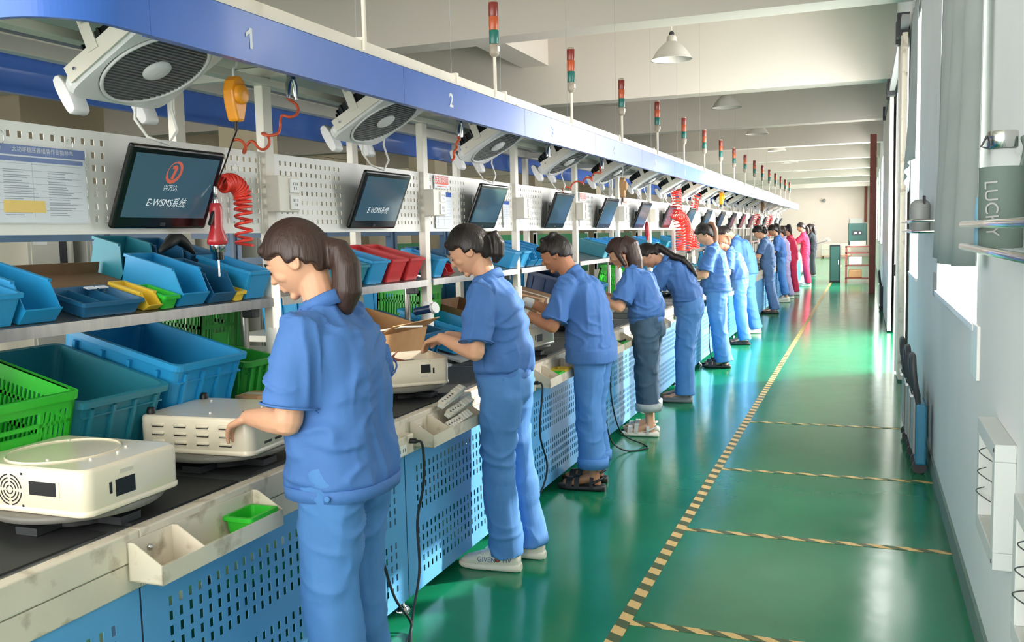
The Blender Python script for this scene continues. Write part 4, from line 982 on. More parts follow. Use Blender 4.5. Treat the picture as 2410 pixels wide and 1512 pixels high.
def bottle_rack(y0, y1, z, lb):
    t = thing('bottle_rack', lb, 'rack', (0, 0, 0), 0, 'clear racks on the right wall')
    for zz in (z, z + .062):
        m = MB(); m.tube([V(.395, y1, zz), V(.275, y1, zz), V(.262, y1 - .02, zz), V(.262, y0 + .02, zz), V(.275, y0, zz), V(.395, y0, zz)], .010, 8); m.build('rail', 'chrome', t)
    m = MB(); m.box(.27, .398, y0 + .01, y1 - .01, z - .008, z - .002); m.build('shelf_plate', 'clear_plastic', t)
    m = MB(); m.box(.392, .399, y0, y1, z - .01, z + .075); m.build('back_plate', 'clear_plastic', t)
bottle_rack(1.55, 2.96, 1.44, 'clear plastic bottle rack high on the wall at the right edge')
bottle_rack(5.85, 7.35, 1.47, 'clear plastic rack holding a grey jug beyond the near curtain')
bt = thing('bottle', 'large glass bottle in a dark green sleeve reading LUCKY', 'bottle', (.325, 2.66, 1.440))
MB().lathe([(.050, 0), (.052, .005), (.053, .20), (.054, .205)], n=28).build('sleeve', 'bottle_green', bt)
MB().lathe([(.049, .205), (.047, .225), (.030, .240), (.026, .250), (.026, .258)], n=24).build('glass_shoulder', 'glass', bt)
MB().lathe([(.030, .250), (.036, .254), (.036, .292), (.034, .295)], n=24).build('cap', 'chrome', bt)
MB().tube([V(-.036, -.005, .285), V(-.050, -.01, .258), V(-.030, -.01, .252)], .003, 6).build('wire_loop', 'dark_grey', bt)
MB().tube(smooth_path([(.045, 0, .20), (.052, -.006, .25), (.045, -.012, .275), (.058, -.02, .26), (.060, -.02, .20)]), .007, 6).build('strap', 'bottle_green', bt)
text('LUCKY', .045, 'grey', bt, (-.028, -.0475, .10), (.05, -.02, -1), (.9, -.45, 0), name='lettering')
o = MB(); o.lathe([(.022, 0), (.023, .004), (.023, .115), (.020, .12), (.020, .135)], n=18); o = o.build('bottle', 'bottle_blue', loc=(.305, 2.84, 1.440)); tag(o, 'slim pale blue bottle behind the dark sleeved bottle', 'bottle')
jg = thing('jug', 'grey jug with strap handle standing in the wall rack', 'jug', (.33, 6.45, 1.470)); MB().lathe([(.055, 0), (.06, .01), (.06, .17), (.05, .185), (.03, .20)], n=20).build('sleeve', 'grey', jg); MB().lathe([(.032, .198), (.018, .225), (.015, .24), (.017, .242), (.017, .262), (.012, .265)], n=16).build('neck', 'clear_plastic', jg); MB().tube([V(.02, -.05, .17), V(.02, -.06, .215), V(.02, -.02, .22), V(.02, -.015, .18)], .008, 8).build('handle', 'dark_grey', jg)
def wall_box(y0, y1, z0, z1, d, lb):
    t = thing('junction_box', lb, 'junction box', (WX, 0, 0), 0, 'boxes on the right wall')
    m = MB(); w = .05
    for (a, b, c, e) in ((y0, y1, z0, z0 + w), (y0, y1, z1 - w, z1), (y0, y0 + w, z0 + w, z1 - w), (y1 - w, y1, z0 + w, z1 - w)): m.box(-d, 0, a, b, c, e)
    m.build('frame', 'box_grey', t, bevel=.003); MB().box(-.012, 0, y0 + w, y1 - w, z0 + w, z1 - w).build('back', 'machine_beige', t)
    s = MB()
    for (yy, zz) in ((y0 + .02, z0 + .02), (y0 + .02, z1 - .02)): s.cyl((-d - .002, yy, zz), (-d, yy, zz), .006, n=8)
    s.build('screw', 'dark_grey', t); w_ = MB()
    for q in range(3): yy = y1 - .09 - .03*q; zz = z0 + .10 + .07*q; w_.tube(smooth_path([(-.011, yy, zz), (-.035, yy + .01, zz + .012), (-d - .008, yy + .02, zz + .035), (-.04, yy + .012, zz + .05)]), .0018, 5)
    w_.build('loose_wire', 'dark_grey', t)
wall_box(2.83, 3.25, .53, .89, .055, 'open white junction box with loose wires low on the wall'); wall_box(2.0, 2.44, .50, .86, .06, 'grey box low on the wall at the right edge')
o = MB().box(WX - .012, WX, 3.73, 3.93, .93, 1.13).build('cover_plate', 'white_paint', bevel=.003); tag(o, 'blank white cover plate below the window corner', 'cover plate')
o = MB().box(WX - .008, WX, 6.05, 6.17, 1.08, 1.22).build('switch_plate', 'grey', bevel=.003); tag(o, 'grey switch plate left of the near window', 'switch')
def trolley(x, y, lb, m_):
    t = thing('folding_trolley', lb, 'trolley', (x, y, 0), 0, 'folded trolleys by the wall')
    MB().box(-.02, .03, -.14, .14, .05, .36).build('deck', m_, t, bevel=.01); MB().box(-.032, -.02, -.11, .11, .10, .40).build('plate', 'grey', t, bevel=.006)
    MB().tube(smooth_path([(-.01, -.10, .36), (-.03, -.11, .50), (-.035, -.07, .585), (-.035, .07, .585), (-.03, .11, .50), (-.01, .10, .36)]), .015, 8).build('handle', 'dark_grey', t)
    t.scale = (1.2, 1, 1.2)
    for s in (-.1, .1): m = MB(); m.cyl((-.0, s - .012, .035), (-.0, s + .012, .035), .035, n=14); m.build('wheel', 'rubber_dark', t)
    MB().cyl((-.04, -.12, .40), (-.04, .12, .40), .008).build('hinge_bar', 'chrome', t)
trolley(.325, 6.12, 'folded blue trolley nearest the camera against the wall', 'trolley_blue'); trolley(.315, 6.55, 'folded grey trolley behind the blue one at the wall', 'grey'); trolley(.30, 7.0, 'folded trolley farthest from the camera by the door', 'machine_grey')
trolley(.30, 18.0, 'distant folded trolley at the wall past the door', 'dark_grey')

# ---------------------------------------------------------------- far end of the aisle
rk = thing('steel_rack', 'red steel rack with boxes at the end of the aisle', 'rack', (-.16, 27.0, 0))
for x in (-.33, .30):
    for y in (0, .5): MB().box(x, x + .045, y, y + .045, 0, 1.0 if x < 0 else 1.0).build('upright', 'rust_red', rk)
for z in (.10, .45, .80, .97): MB().box(-.33, .345, 0, .545, z, z + .035).build('shelf', 'rust_red', rk)
mc = thing('machine', 'dark green tabletop machine on the red rack', 'machine', (-.16, 27.1, 1.006)); MB().box(-.26, .22, 0, .4, .02, .62).build('body', 'machine_green', mc, bevel=.02); MB().box(-.16, .10, -.01, .0, .30, .42).build('window', 'dark_grey', mc); MB().box(-.10, -.03, -.018, -.01, .33, .38).build('button', 'white_paint', mc); MB().box(.02, .07, -.018, -.01, .33, .38).build('button', 'white_paint', mc); MB().box(-.2, .2, -.06, .0, .0, .14).build('tray', 'machine_beige', mc)
for i, (z, m_, lb) in enumerate(((.49, 'white_paint', 'white box on the middle shelf of the red rack'), (.14, 'cardboard', 'tan box on the low shelf of the red rack'))):
    o = MB().box(-.24, .10, 0, .3, 0, .22).build('storage_box', m_, loc=(-.16, 27.05, z), bevel=.02); tag(o, lb, 'box', 'boxes on the red rack')
cb = thing('cabinet', 'low black cabinet left of the red rack', 'cabinet', (-.76, 27.2, 0)); MB().box(-.14, .14, 0, .5, .0, 1.04).build('body', 'black', cb, bevel=.01); MB().box(-.12, .12, -.012, 0, .05, 1.0).build('door', 'machine_green', cb); MB().box(.08, .10, -.03, -.012, .5, .62).build('handle', 'chrome', cb)
o = MB(); o.box(-.30, .35, 0, .05, 1.10, 2.0); tag(o.build('notice_board', 'white_paint', loc=(-.45, 51.9, 0)), 'pale board leaning on the far wall behind the green machine', 'board')
pl = thing('pallet', 'wooden pallet at the far wall', 'pallet', (-1.35, 49.5, 0))
for i in range(5): MB().box(-.75, .75, .22*i, .22*i + .14, .10, .13).build('plank', 'cardboard', pl)
for x in (-.7, 0, .62): MB().box(x, x + .08, 0, 1.02, 0, .10).build('bearer', 'cardboard_brown', pl)
for i in range(3):
    for j in range(2):
        o = MB().box(-.22, .22, 0, .4, 0, .30).build('carton', 'machine_beige', loc=(-1.83 + .48*i, 49.55, .131 + .302*j), bevel=.01); tag(o, 'pale carton on the far pallet, %s column, %s row' % (('left', 'middle', 'right')[i], ('lower', 'upper')[j]), 'carton', 'cartons on the far pallet')
# second line beyond the canopy
for k in range(7):
    b = thing('packing_bench', 'white panelled bench beyond the canopy, %s from the near end' % ORD[k], 'workbench', (-1.95, 28.6 + 1.6*k, 0), 0, 'benches beyond the canopy')
    MB().box(-.8, 0, 0, 1.58, .08, .72).build('front_panel', 'white_paint', b); MB().box(-.84, .04, 0, 1.6, .72, .78).build('table_top', 'grey', b); MB().box(-.75, -.05, .05, 1.53, 0, .08).build('plinth', 'dark_grey', b)
cv = thing('roller_track', 'slanted roller track behind the person in black', 'roller track', (-1.55, 33.0, 0))
MB().obox((0, 1.0, .98), ((1,0,.3),(0,1,0),(-.3,0,1)), (.42, 1.2, .02)).build('frame', 'steel', cv)
for i in range(6): MB().obox((-.35 + .14*i, 1.0, .90 + .042*i + .06), ((1,0,.3),(0,1,0),(-.3,0,1)), (.012, 1.2, .012)).build('roller', 'chrome', cv)
for s in (0, 2): MB().box(-.3, -.26, s, s + .04, 0, .9).build('leg', 'steel', cv)

# ---------------------------------------------------------------- behind the line
def steel_frame(y0, n, lb, x=-4.6):
    t = thing('storage_rack', lb, 'rack', (x, y0, 0), 0, 'steel racks behind the line')
    for i in range(n + 1):
        y = 1.29*i
        MB().box(0, .06, y - .075, y - .03, 0, 1.62).build('upright', 'rack_blue', t); MB().box(.0, .05, y - .03, y + .02, 0, 1.60).build('upright', 'rack_dark', t); MB().box(0, .06, y + .02, y + .065, 0, 1.62).build('upright', 'rack_blue', t)
    for z in (.4, 1.325, 1.535):
        for i in range(n): MB().box(.005, .055, 1.29*i + .07, 1.29*i + 1.21, z, z + .055).build('beam', 'rack_blue', t)
    for i in range(n): MB().box(-.75, .0, 1.29*i, 1.29*i + 1.28, .42, .45).build('shelf_board', 'rack_blue', t)
    return t
steel_frame(3.35, 5, 'long blue steel rack behind the line on the left')
for i, (y, w, m_) in enumerate(((3.75, .42, 'machine_beige'), (4.25, .36, 'machine_grey'), (5.0, .42, 'machine_beige'), (5.55, .40, 'machine_grey'), (6.35, .45, 'machine_beige'), (6.95, .42, 'machine_beige'), (7.7, .5, 'machine_grey'), (8.4, .45, 'machine_beige'))):
    c = thing('control_cabinet', 'pale metal cabinet behind the steel rack, %s from the left' % ORD[i], 'cabinet', (-5.65, y, 0), 0, 'cabinets behind the rack')
    MB().box(-.4, 0, 0, w, .05, 1.95).build('body', m_, c, bevel=.006); MB().box(0, .008, .03, w - .03, .1, 1.90).build('door', m_, c); MB().box(.008, .012, w*.66, w*.82, 1.35, 1.60).build('dark_window', 'hole_dark', c); MB().box(.008, .012, .05, w*.4, 1.52, 1.58).build('name_plate', 'white_paint', c)
    if i == 0: text('PIT', .05, 'ink', c, (.0125, .12, 1.55), (0,1,0), (0,0,1))
    MB().box(-.38, -.02, .02, w - .02, 0, .05).build('plinth', 'dark_grey', c)
for i, (x, y, w, z0, z1) in enumerate(((-4.3, 10.0, 1.9, .9, 1.52), (-4.3, 12.2, 2.6, .9, 1.52), (-4.3, 15.3, 2.6, .9, 1.52), (-4.6, 8.6, .7, .7, 1.45), (-4.3, 18.4, 3, .9, 1.52))):
    g = thing('green_screen', 'green partition board behind the line, %s of the row' % ORD[i], 'partition', (x, y, 0), 0, 'green boards behind the line')
    MB().box(-.02, .02, 0, w, z0, z1).build('board', 'board_green', g)
    for yy in (0, w - .04): MB().box(-.025, .025, yy, yy + .04, 0, z1 + .02).build('post', 'white_paint', g)
for i, (x, y, L, W, H, m_) in enumerate(((-3.25, 4.1, .4, .5, .35, 'bin_green_dark'), (-3.4, 5.6, .5, .6, .3, 'bin_blue'), (-3.6, 7.2, .5, .6, .3, 'bin_blue'), (-3.6, 8.4, .5, .6, .35, 'bin_dark'), (-3.6, 9.6, .5, .6, .3, 'bin_blue'), (-3.6, 11.2, .5, .6, .3, 'bin_teal'))):
    tb = thing('side_table', 'pale table behind the line carrying a plastic crate, %s of the row' % ORD[i], 'table', (x, y, 0), 0, 'tables behind the line')
    MB().box(-.6, .05, -.5, .5, .84, .88).build('table_top', 'cream', tb)
    for xx in (-.57, 0):
        for yy in (-.46, .42): MB().box(xx, xx + .04, yy, yy + .04, 0, .84).build('leg', 'cream', tb)
    put_crate('plastic crate on the table behind the line, %s of the row' % ORD[i], x, y, .8805, L, W, H, m_, tilt=0, grp='crates behind the line')
o = MB().box(-.03, .03, -.6, .6, 0, .05).build('tube_light', 'text_white_lit', loc=(-6.4, 4.6, 1.58)); tag(o, 'white tube light glimpsed behind the cabinets', 'tube light')

cc = thing('security_camera', 'small white camera high on the far wall', 'camera', (-2.0, FARY - .01, 3.0)); MB().box(-.06, .06, -.03, 0, -.06, .06).build('bracket', 'white_paint', cc); MB().cyl((0, -.03, 0), (0, -.30, -.06), .07).build('housing', 'grey', cc)
tag(MB().cyl((.05, FARY - .068, 1.8), (.05, FARY - .068, 4.75), .07).build('drain_pipe', 'rust_red'), 'thin rusty pipe on the far wall above the green machine', 'pipe')
# ---------------------------------------------------------------- people
def remesh(mb, vox, m, name, parent, smooth=2, wr=0.0, wf=(13, 13, 3.0, 7, 9, 13), seed=0, keep=None):
    me = mb.mesh(name); o = bpy.data.objects.new('tmp', me); COL.objects.link(o)
    md = o.modifiers.new('r', 'REMESH'); md.mode = 'VOXEL'; md.voxel_size = vox; md.use_smooth_shade = True
    if smooth:
        ms = o.modifiers.new('s', 'SMOOTH'); ms.iterations = smooth; ms.factor = .5
    dg = bpy.context.evaluated_depsgraph_get(); me2 = bpy.data.meshes.new_from_object(o.evaluated_get(dg))
    bpy.data.objects.remove(o); bpy.data.meshes.remove(me); me2.name = name
    if wr:
        nr = [v.normal.copy() for v in me2.vertices]; off = Vector((seed*3.1, seed*1.7, 0))
        for v, n_ in zip(me2.vertices, nr):
            c = v.co
            k = keep(c) if keep else 1.0
            q = Vector((c.x*wf[0], c.y*wf[1], c.z*wf[2])) + off
            q1 = Vector((c.x*wf[3] - c.z*wf[4], c.y*wf[3] + c.z*wf[4], c.z*wf[5] + c.y*5)) + off*1.3
            w = max(0, 1 - abs(noise.noise(q))*3.2)**1.4
            w3 = max(0, 1 - abs(noise.noise(q1))*3.4)**1.4
            w2 = noise.noise(c*7 + off); m1 = min(1, max(0, .5 + 1.6*noise.noise(c*4.5 + off*2)))
            v.co = c + n_*(wr*k*(.9*w*m1 + .9*w3*(1 - m1) + .8*w2 - .35))
    me2.polygons.foreach_set('use_smooth', [True]*len(me2.polygons)); me2.materials.clear(); me2.materials.append(MATS[m])
    ob = bpy.data.objects.new(name, me2); COL.objects.link(ob); ob.parent = parent
    return ob
def ik(S, W, a, b, pole):
    v = W - S; d = min(v.length, (a + b)*.995); u = v.normalized(); W2 = S + u*d
    x = (a*a - b*b + d*d)/(2*d); h = math.sqrt(max(0, a*a - x*x)); p = pole - u*pole.dot(u); p.normalize()
    return S + u*x + p*h, W2
def sell(c, ax, ay, rx, ry, n=28, e=2.5):
    out = []
    for i in range(n):
        t = 2*PI*i/n; x = math.cos(t); y = math.sin(t)
        out.append(c + ax*(math.copysign(abs(x)**(2/e), x)*rx) + ay*(math.copysign(abs(y)**(2/e), y)*ry))
    return out
def person(label, loc, heading, s=1.0, lean=8, neck=18, headp=30, heady=0, lh=(.40, .02, .96), rh=(.40, -.10, .96), vox=.006, style=None, feet=((.0, .10), (.03, -.10)), fat=1.0, hip_back=0.0, seed=1, male=False):
    st = dict(shirt='work_blue', pants='trouser_blue', hair='hair_black', skin='skin', cut='pony', shoe='sneaker', shoem='shoe_white', hem=.90, phem=.07, gloves=False, cuff=None, band=True, tail=None); st.update(style or {})
    T = thing('person', label, 'person', (loc[0], loc[1], 0), R(180 + heading), 'workers along the line'); T.scale = (s, s, s)
    lh = Vector(lh)/s; rh = Vector(rh)/s
    Yv = V(0, 1, 0); hb = -hip_back
    # spine
    segs = [(.86, 0), (.98, lean*.35), (1.10, lean*.75), (1.22, lean*1.1), (1.32, lean*1.35), (1.375, lean*1.4)]
    pts = [V(hb, 0, .86)]; dirs = [V(0, 0, 1)]
    for i in range(1, len(segs)):
        L = segs[i][0] - segs[i-1][0]; a = R(segs[i][1]); d = V(math.sin(a), 0, math.cos(a)); pts.append(pts[-1] + d*L); dirs.append(d)
    def spine(z):
        for i in range(1, len(segs)):
            if z <= segs[i][0] or i == len(segs) - 1:
                f = (z - segs[i-1][0])/(segs[i][0] - segs[i-1][0]); d = dirs[i-1].lerp(dirs[i], min(1, max(0, f))).normalized()
                return pts[i-1] + dirs[i]*(z - segs[i-1][0]), d
    nb, nd = spine(1.375); na = R(lean*1.4 + neck); ndir = V(math.sin(na), 0, math.cos(na))
    hp = R(headp); hf = V(math.cos(hp), 0, -math.sin(hp)); hu = V(math.sin(hp), 0, math.cos(hp))
    HC = nb + ndir*.07 + hu*.075 + hf*.012
    if heady:
        M = Matrix.Rotation(R(heady), 3, 'Z'); hf = M @ hf; hu = M @ hu
    hl = hu.cross(hf)
    H = lambda x, y, z: HC + hf*x + hl*y + hu*z
    # ---- skin body: one continuous mesh
    B = MB()
    vs = []; fs = []; nu, nv = 28, 20
    for j in range(nv + 1):
        th = PI*j/nv; z = math.cos(th)
        for i in range(nu):
            ph = 2*PI*i/nu; x = math.sin(th)*math.cos(ph); y = math.sin(th)*math.sin(ph)
            rx, ry, rz = .094, .074, .112
            if z < 0:
                k = -z; ry *= 1 - .30*k**1.6
                if x > 0: rx *= 1 - .06*k
                else: rx *= 1 - .28*k
            px, py, pz = x*rx, y*ry, z*rz
            if z < 0 and x > 0: px += .010*(-z)
            if x < 0 and z > -.3: px *= 1.04
            vs.append(H(px, py, pz))
    for j in range(nv):
        for i in range(nu): a = j*nu + i; b = j*nu + (i+1) % nu; fs.append((a, a + nu, b + nu, b))
    B.add(vs, fs)
    B.capsule(H(.086, 0, .008), H(.104, 0, -.020), .008, .0115); B.capsule(H(.094, .010, -.024), H(.094, -.010, -.024), .008)
    B.capsule(H(.086, .014, -.050), H(.086, -.014, -.050), .0085); B.capsule(H(.084, .012, -.062), H(.084, -.012, -.062), .008); B.capsule(H(.068, .008, -.090), H(.068, -.008, -.090), .014)
    B.capsule(H(.078, .034, .020), H(.078, .012, .022), .011); B.capsule(H(.078, -.034, .020), H(.078, -.012, .022), .011); B.capsule(H(.062, .040, -.022), H(.05, .046, -.03), .018); B.capsule(H(.062, -.040, -.022), H(.05, -.046, -.03), .018)
    for sd in (-1, 1):
        ep = [H(-.012 + .017*math.cos(a), sd*(.074 + .006*math.sin(a)*0 + .004*(1 - math.cos(a))), -.006 + .030*math.sin(a)) for a in [2*PI*i/14 for i in range(14)]]
        B.tube(ep, .0055, 6, closed=True); B.sphere(H(-.010, sd*.073, -.006), (.014, .006, .026), (hf, hl, hu), 10, 8)
    B.capsule(nb - nd*.06, H(-.022, 0, -.045), .056*(1.08 if male else .96), .052*(1.08 if male else .94), 14)
    # core
    core = [spine(z)[0] for z in (.88, 1.0, 1.1, 1.18, 1.25)]
    for a, b in zip(core, core[1:]): B.capsule(a, b, .075, .072, 10)
    c13, d13 = spine(1.305); shw = (.172 if male else .148)*(.5 + .5*fat)
    arms = []
    for sd, tgt in ((1, lh), (-1, rh)):
        S = c13 + Yv*(sd*shw) + d13*.0; pole = V(-.55, sd*.50, -.9)
        E, Wt = ik(S, tgt, .272, .238, pole); arms.append((sd, S, E, Wt))
        B.capsule(c13 - d13*.03, S - d13*.012, .04, .036); B.capsule(S - d13*.012, E, .036*fat, .038*fat, 12)
        ed = (Wt - E); m_ = E + ed*.35; B.tube([E - ed*.02, E, m_, Wt, Wt + ed*.06], [.030, .038*fat, .037*fat, .024, .020], 12)
        # hand
        d = (ed.normalized()*.55 + V(.5, -sd*.25, -.35)).normalized(); pn = V(.12, -sd*.35, -1); pn = (pn - d*pn.dot(d)).normalized(); lt = pn.cross(d).normalized()
        if lt.dot(V(0, -sd, 0)) < 0: lt = -lt      # lt points to the thumb side
        Hm = MB() if st['gloves'] else B
        gr = .003 if st['gloves'] else 0
        for q in range(4):
            o1 = (-.027 + .018*q); kb = Wt + d*(.082 - .004*abs(q - 2)) + lt*o1
            Hm.capsule(Wt + lt*(o1*.55), kb, .0145 + gr, .0105 + gr, 8)
            ln = (.026, .030, .033, .030)[q]; dd = d.copy(); p = kb; ang = R(24 + 5*(3 - q))
            for jn in range(3):
                ax = lt; dd = (dd*math.cos(ang) + pn*math.sin(ang)).normalized() if jn else (dd*math.cos(ang*.8) + pn*math.sin(ang*.8) + lt*(.10*(q - 1.5))).normalized()
                # keep the bend in the palm plane
                pn2 = (pn - dd*pn.dot(dd)).normalized(); q2 = p + dd*(ln*(1, .8, .62)[jn]); Hm.capsule(p, q2, .0092 - .0008*jn + gr, .0086 - .0009*jn + gr, 8); p = q2
                ang = R(26)
        tb = Wt + d*.022 + lt*.022; t1 = tb + (d*.55 + lt*.65 + pn*.35).normalized()*.042; t2 = t1 + (d*.85 + lt*.15 + pn*.45).normalized()*.032; t3 = t2 + (d*.9 + pn*.5).normalized()*.022
        Hm.capsule(Wt + d*.015, tb, .015 + gr, .014 + gr, 8); Hm.capsule(tb, t1, .0135 + gr, .0105 + gr, 8); Hm.capsule(t1, t2, .0105 + gr, .0095 + gr, 8); Hm.capsule(t2, t3, .0095 + gr, .008 + gr, 8)
        if st['gloves']:
            Hm.tube([Wt - ed.normalized()*.045, Wt, Wt + d*.02], [.033, .031, .030], 12); remesh(Hm, vox, 'glove_white', 'glove', T, 1)
            B.capsule(Wt, Wt + d*.05, .015, .012)
    # legs
    legs = []
    for (fx, fy), sd in zip(feet, (1, -1)):
        hipj = V(hb, sd*.080*fat, .84); ank = V(fx - .03, fy, .085); kn = hipj.lerp(ank, .48) + V(.018, 0, 0); legs.append((hipj, kn, ank, sd, fx, fy))
        B.capsule(hipj, kn, .06, .05); B.capsule(kn, ank, .046, .032, 12); B.capsule(ank, V(fx + .09, fy, .05), .034, .026, 10); B.capsule(ank + V(0, 0, -.01), V(fx - .045, fy, .05), .03, .028, 10)
        B.capsule(V(fx + .09, fy + .02*sd, .045), V(fx + .155, fy + .018*sd, .04), .022, .014, 8); B.capsule(V(fx + .09, fy - .02*sd, .045), V(fx + .165, fy - .02*sd, .04), .022, .016, 8)
    B.capsule(core[0] + V(0, .06, 0), core[0] + V(0, -.06, 0), .09)
    remesh(B, vox, st['skin'], 'body', T, 1)
    # facial details
    for sd in (-1, 1):
        e = MB(); e.tube([H(.079, sd*.046, .000), H(.086, sd*.036, .001), H(.0895, sd*.026, -.001), H(.089, sd*.016, .000)], [.0012, .0026, .0026, .0014], 6); e.build('eyelashes', 'hair_black', T)
    for sd in (-1, 1): e = MB(); e.tube([H(.075, sd*.052, .026), H(.087, sd*.036, .033), H(.0925, sd*.018, .028)], [.0015, .0036, .0028], 6); e.build('eyebrow', 'hair_black', T)
    e = MB(); e.tube([H(.083, .019, -.056), H(.0925, .008, -.0545), H(.0925, -.008, -.0545), H(.083, -.019, -.056)], [.0015, .004, .004, .0015], 6); e.build('lips', 'lips', T)
    # ---- hair
    Hh = MB(); vs = []; fs = []; nu, nv = 36, 24; short = st['cut'] in ('short', 'shortw')
    for j in range(nv + 1):
        th = PI*j/nv; z = math.cos(th)
        for i in range(nu):
            ph = 2*PI*i/nu; x = math.sin(th)*math.cos(ph); y = math.sin(th)*math.sin(ph)
            px, py, pz = x*.108 - .006, y*.090, z*.122 + .008
            fringe = .044 + .012*math.cos(ph*3)
            face = (px > .030 and pz < fringe) or (px > .022 and pz < .018) or (px > .004 and pz < -.012) or (px > -.030 and pz < -.020) or (px > -.055 and pz < -.045) or (pz < (-.088 if not short else -.062))
            if face: px, py, pz = x*.07 - .012, y*.058, z*.085 + .004
            elif short and pz < -.01: px *= .95
            vs.append(H(px, py, pz))
    for j in range(nv):
        for i in range(nu): a = j*nu + i; b = j*nu + (i+1) % nu; fs.append((a, a + nu, b + nu, b))
    Hh.add(vs, fs)
    if short:
        Hh.capsule(H(.082, .03, .075), H(.086, -.03, .07), .016, .016); Hh.capsule(H(.03, .04, .11), H(.03, -.04, .11), .02); Hh.capsule(H(-.04, .04, .112), H(-.04, -.04, .112), .022)
    else:
        Hh.capsule(H(.07, .03, .072), H(.07, -.03, .072), .020); 
    G = lambda x, y, z: HC + V(x, y, z)       # hanging pieces follow gravity
    if st['cut'] == 'pony':
        r0 = H(-.105, 0, -.012); Hh.tube([H(-.075, 0, -.005), r0, r0 + V(-.032, 0, -.012), r0 + V(-.058, 0, -.065), r0 + V(-.060, 0, -.14), r0 + V(-.040, 0, -.195), r0 + V(-.02, 0, -.215)], [.022, .024, .036, .046, .046, .034, .012], 16)
    elif st['cut'] == 'pony_small':
        r0 = H(-.108, 0, .012); Hh.tube([H(-.08, 0, .010), r0, r0 + V(-.030, 0, .006), r0 + V(-.050, 0, -.035), r0 + V(-.048, 0, -.085), r0 + V(-.03, 0, -.125)], [.016, .018, .026, .032, .030, .012], 14)
    elif st['cut'] == 'pony_long':
        Hh.tube([H(-.085, 0, .07), H(-.125, 0, .085), H(-.150, 0, .05), H(-.150, 0, .04) + V(-.02, 0, -.10), H(-.150, 0, .04) + V(-.01, 0, -.20), H(-.150, 0, .04) + V(.01, 0, -.29)], [.018, .024, .030, .034, .030, .010], 12)
    elif st['cut'] == 'long':
        Hh.tube([H(-.06, 0, .06), H(-.10, 0, .0), H(-.10, 0, -.02) + V(-.02, 0, -.10), H(-.10, 0, -.02) + V(-.03, 0, -.22), H(-.10, 0, -.02) + V(-.02, 0, -.30)], [.07, .074, .070, .060, .025], 16)
        for sd in (-1, 1): Hh.tube([H(.01, sd*.072, .05), H(.0, sd*.086, -.02), H(-.03, sd*.080, -.05) + V(-.01, 0, -.08)], [.018, .026, .016], 10)
    elif st['cut'] == 'back_tail':
        q = []
        for z, o_ in ((1.345, .100), (1.27, .150), (1.18, .160), (1.10, .158)):
            c_, d_ = spine(z); q.append(c_ - Yv.cross(d_)*o_)
        Hh.tube([H(-.08, 0, .0), H(-.115, 0, -.02), H(-.12, 0, -.07)] + q, [.030, .036, .036, .036, .036, .030, .010], 14)
    if st['tail']:
        Ht = MB(); r0 = H(-.118, 0, .075); Ht.tube([H(-.09, 0, .065), r0, r0 + V(-.03, 0, -.01), r0 + V(-.055, 0, -.08), r0 + V(-.06, 0, -.18), r0 + V(-.04, 0, -.27), r0 + V(-.02, 0, -.33)], [.016, .020, .028, .034, .034, .026, .008], 14)
        remesh(Ht, max(.0065, vox), st['tail'], 'ponytail', T, 1)
    remesh(Hh, max(.0065, vox), st['hair'], 'hair', T, 1)
    if st['cut'].startswith('pony'):
        p0 = {'pony': (-.103, -.012), 'pony_small': (-.106, .012), 'pony_long': (-.11, .08)}[st['cut']]
        e = MB(); e.tube([H(p0[0], .023*math.cos(a), p0[1] + .021*math.sin(a)) for a in [2*PI*i/14 for i in range(14)]], .005, 8, closed=True); e.build('hair_tie', 'black', T)
    # ---- shirt
    Sm = MB(); hem = st['hem']
    prof = [(hem, .150, .118), (hem + .022, .158, .122), (hem + .05, .182, .138), (hem + .11, .182, .136), (1.08, .168, .126), (1.16, .170, .126), (1.22, .172, .122), (1.27, .170, .112), (1.305, .150, .096), (1.335, .112, .082), (1.36, .078, .070), (1.378, .064, .064)]
    if hem < .87 and st['band']: prof = [(hem, .176, .140), (hem + .022, .182, .144), (hem + .06, .192, .150), (hem + .12, .188, .146), (1.0, .180, .134)] + prof[4:]
    if not st['band']:
        prof = [(hem - .06, .178, .140), (hem, .180, .140), (hem + .05, .178, .136), (hem + .11, .172, .130)] + prof[4:]
    rings = []
    for z, ry, rx in prof:
        c, d = spine(z) if z >= .86 else (V(hb, 0, z), V(0, 0, 1)); ax = Yv.cross(d); mm = (1.06 if male else .89)*(fat if z < 1.3 else 1)
        rings.append(sell(c - ax*(.012 if 1.0 < z < 1.3 else 0), ax, Yv, rx*(fat if z < 1.3 else 1)*(1 if male else .90), ry*mm))
    Sm.loft(rings)
    for sd, S, E, Wt in arms:
        S0 = S - Yv*(sd*.05) + d13*.004; up = (E - S).normalized(); E2 = S + up*.235
        Sm.tube([S0, S + up*.0, S + up*.06, S + up*.14, E2], [.052*fat, .061*fat, .064*fat, .067*fat, .073*fat], 18)
    nh = nb.z
    remesh(Sm, max(.008, vox*1.2), st['shirt'], 'shirt', T, 2, wr=.016 if vox < .009 else .015, seed=seed, keep=lambda c: 1.0 if c.z > hem + .03 else .2)
    # cuff seams and collar
    for sd, S, E, Wt in arms:
        up = (E - S).normalized(); c = S + up*.226; a = up.orthogonal().normalized(); b = up.cross(a)
        e = MB(); e.tube([c + (a*math.cos(t) + b*math.sin(t))*(.0745*fat) for t in [2*PI*i/20 for i in range(20)]], .0035, 5, closed=True); e.build('sleeve_hem', st['shirt'], T)
    ca = V(math.sin(R(lean*1.4 + neck*.4)), 0, math.cos(R(lean*1.4 + neck*.4))); cx_ = Yv.cross(ca); cb = nb - nd*.012
    rg = []
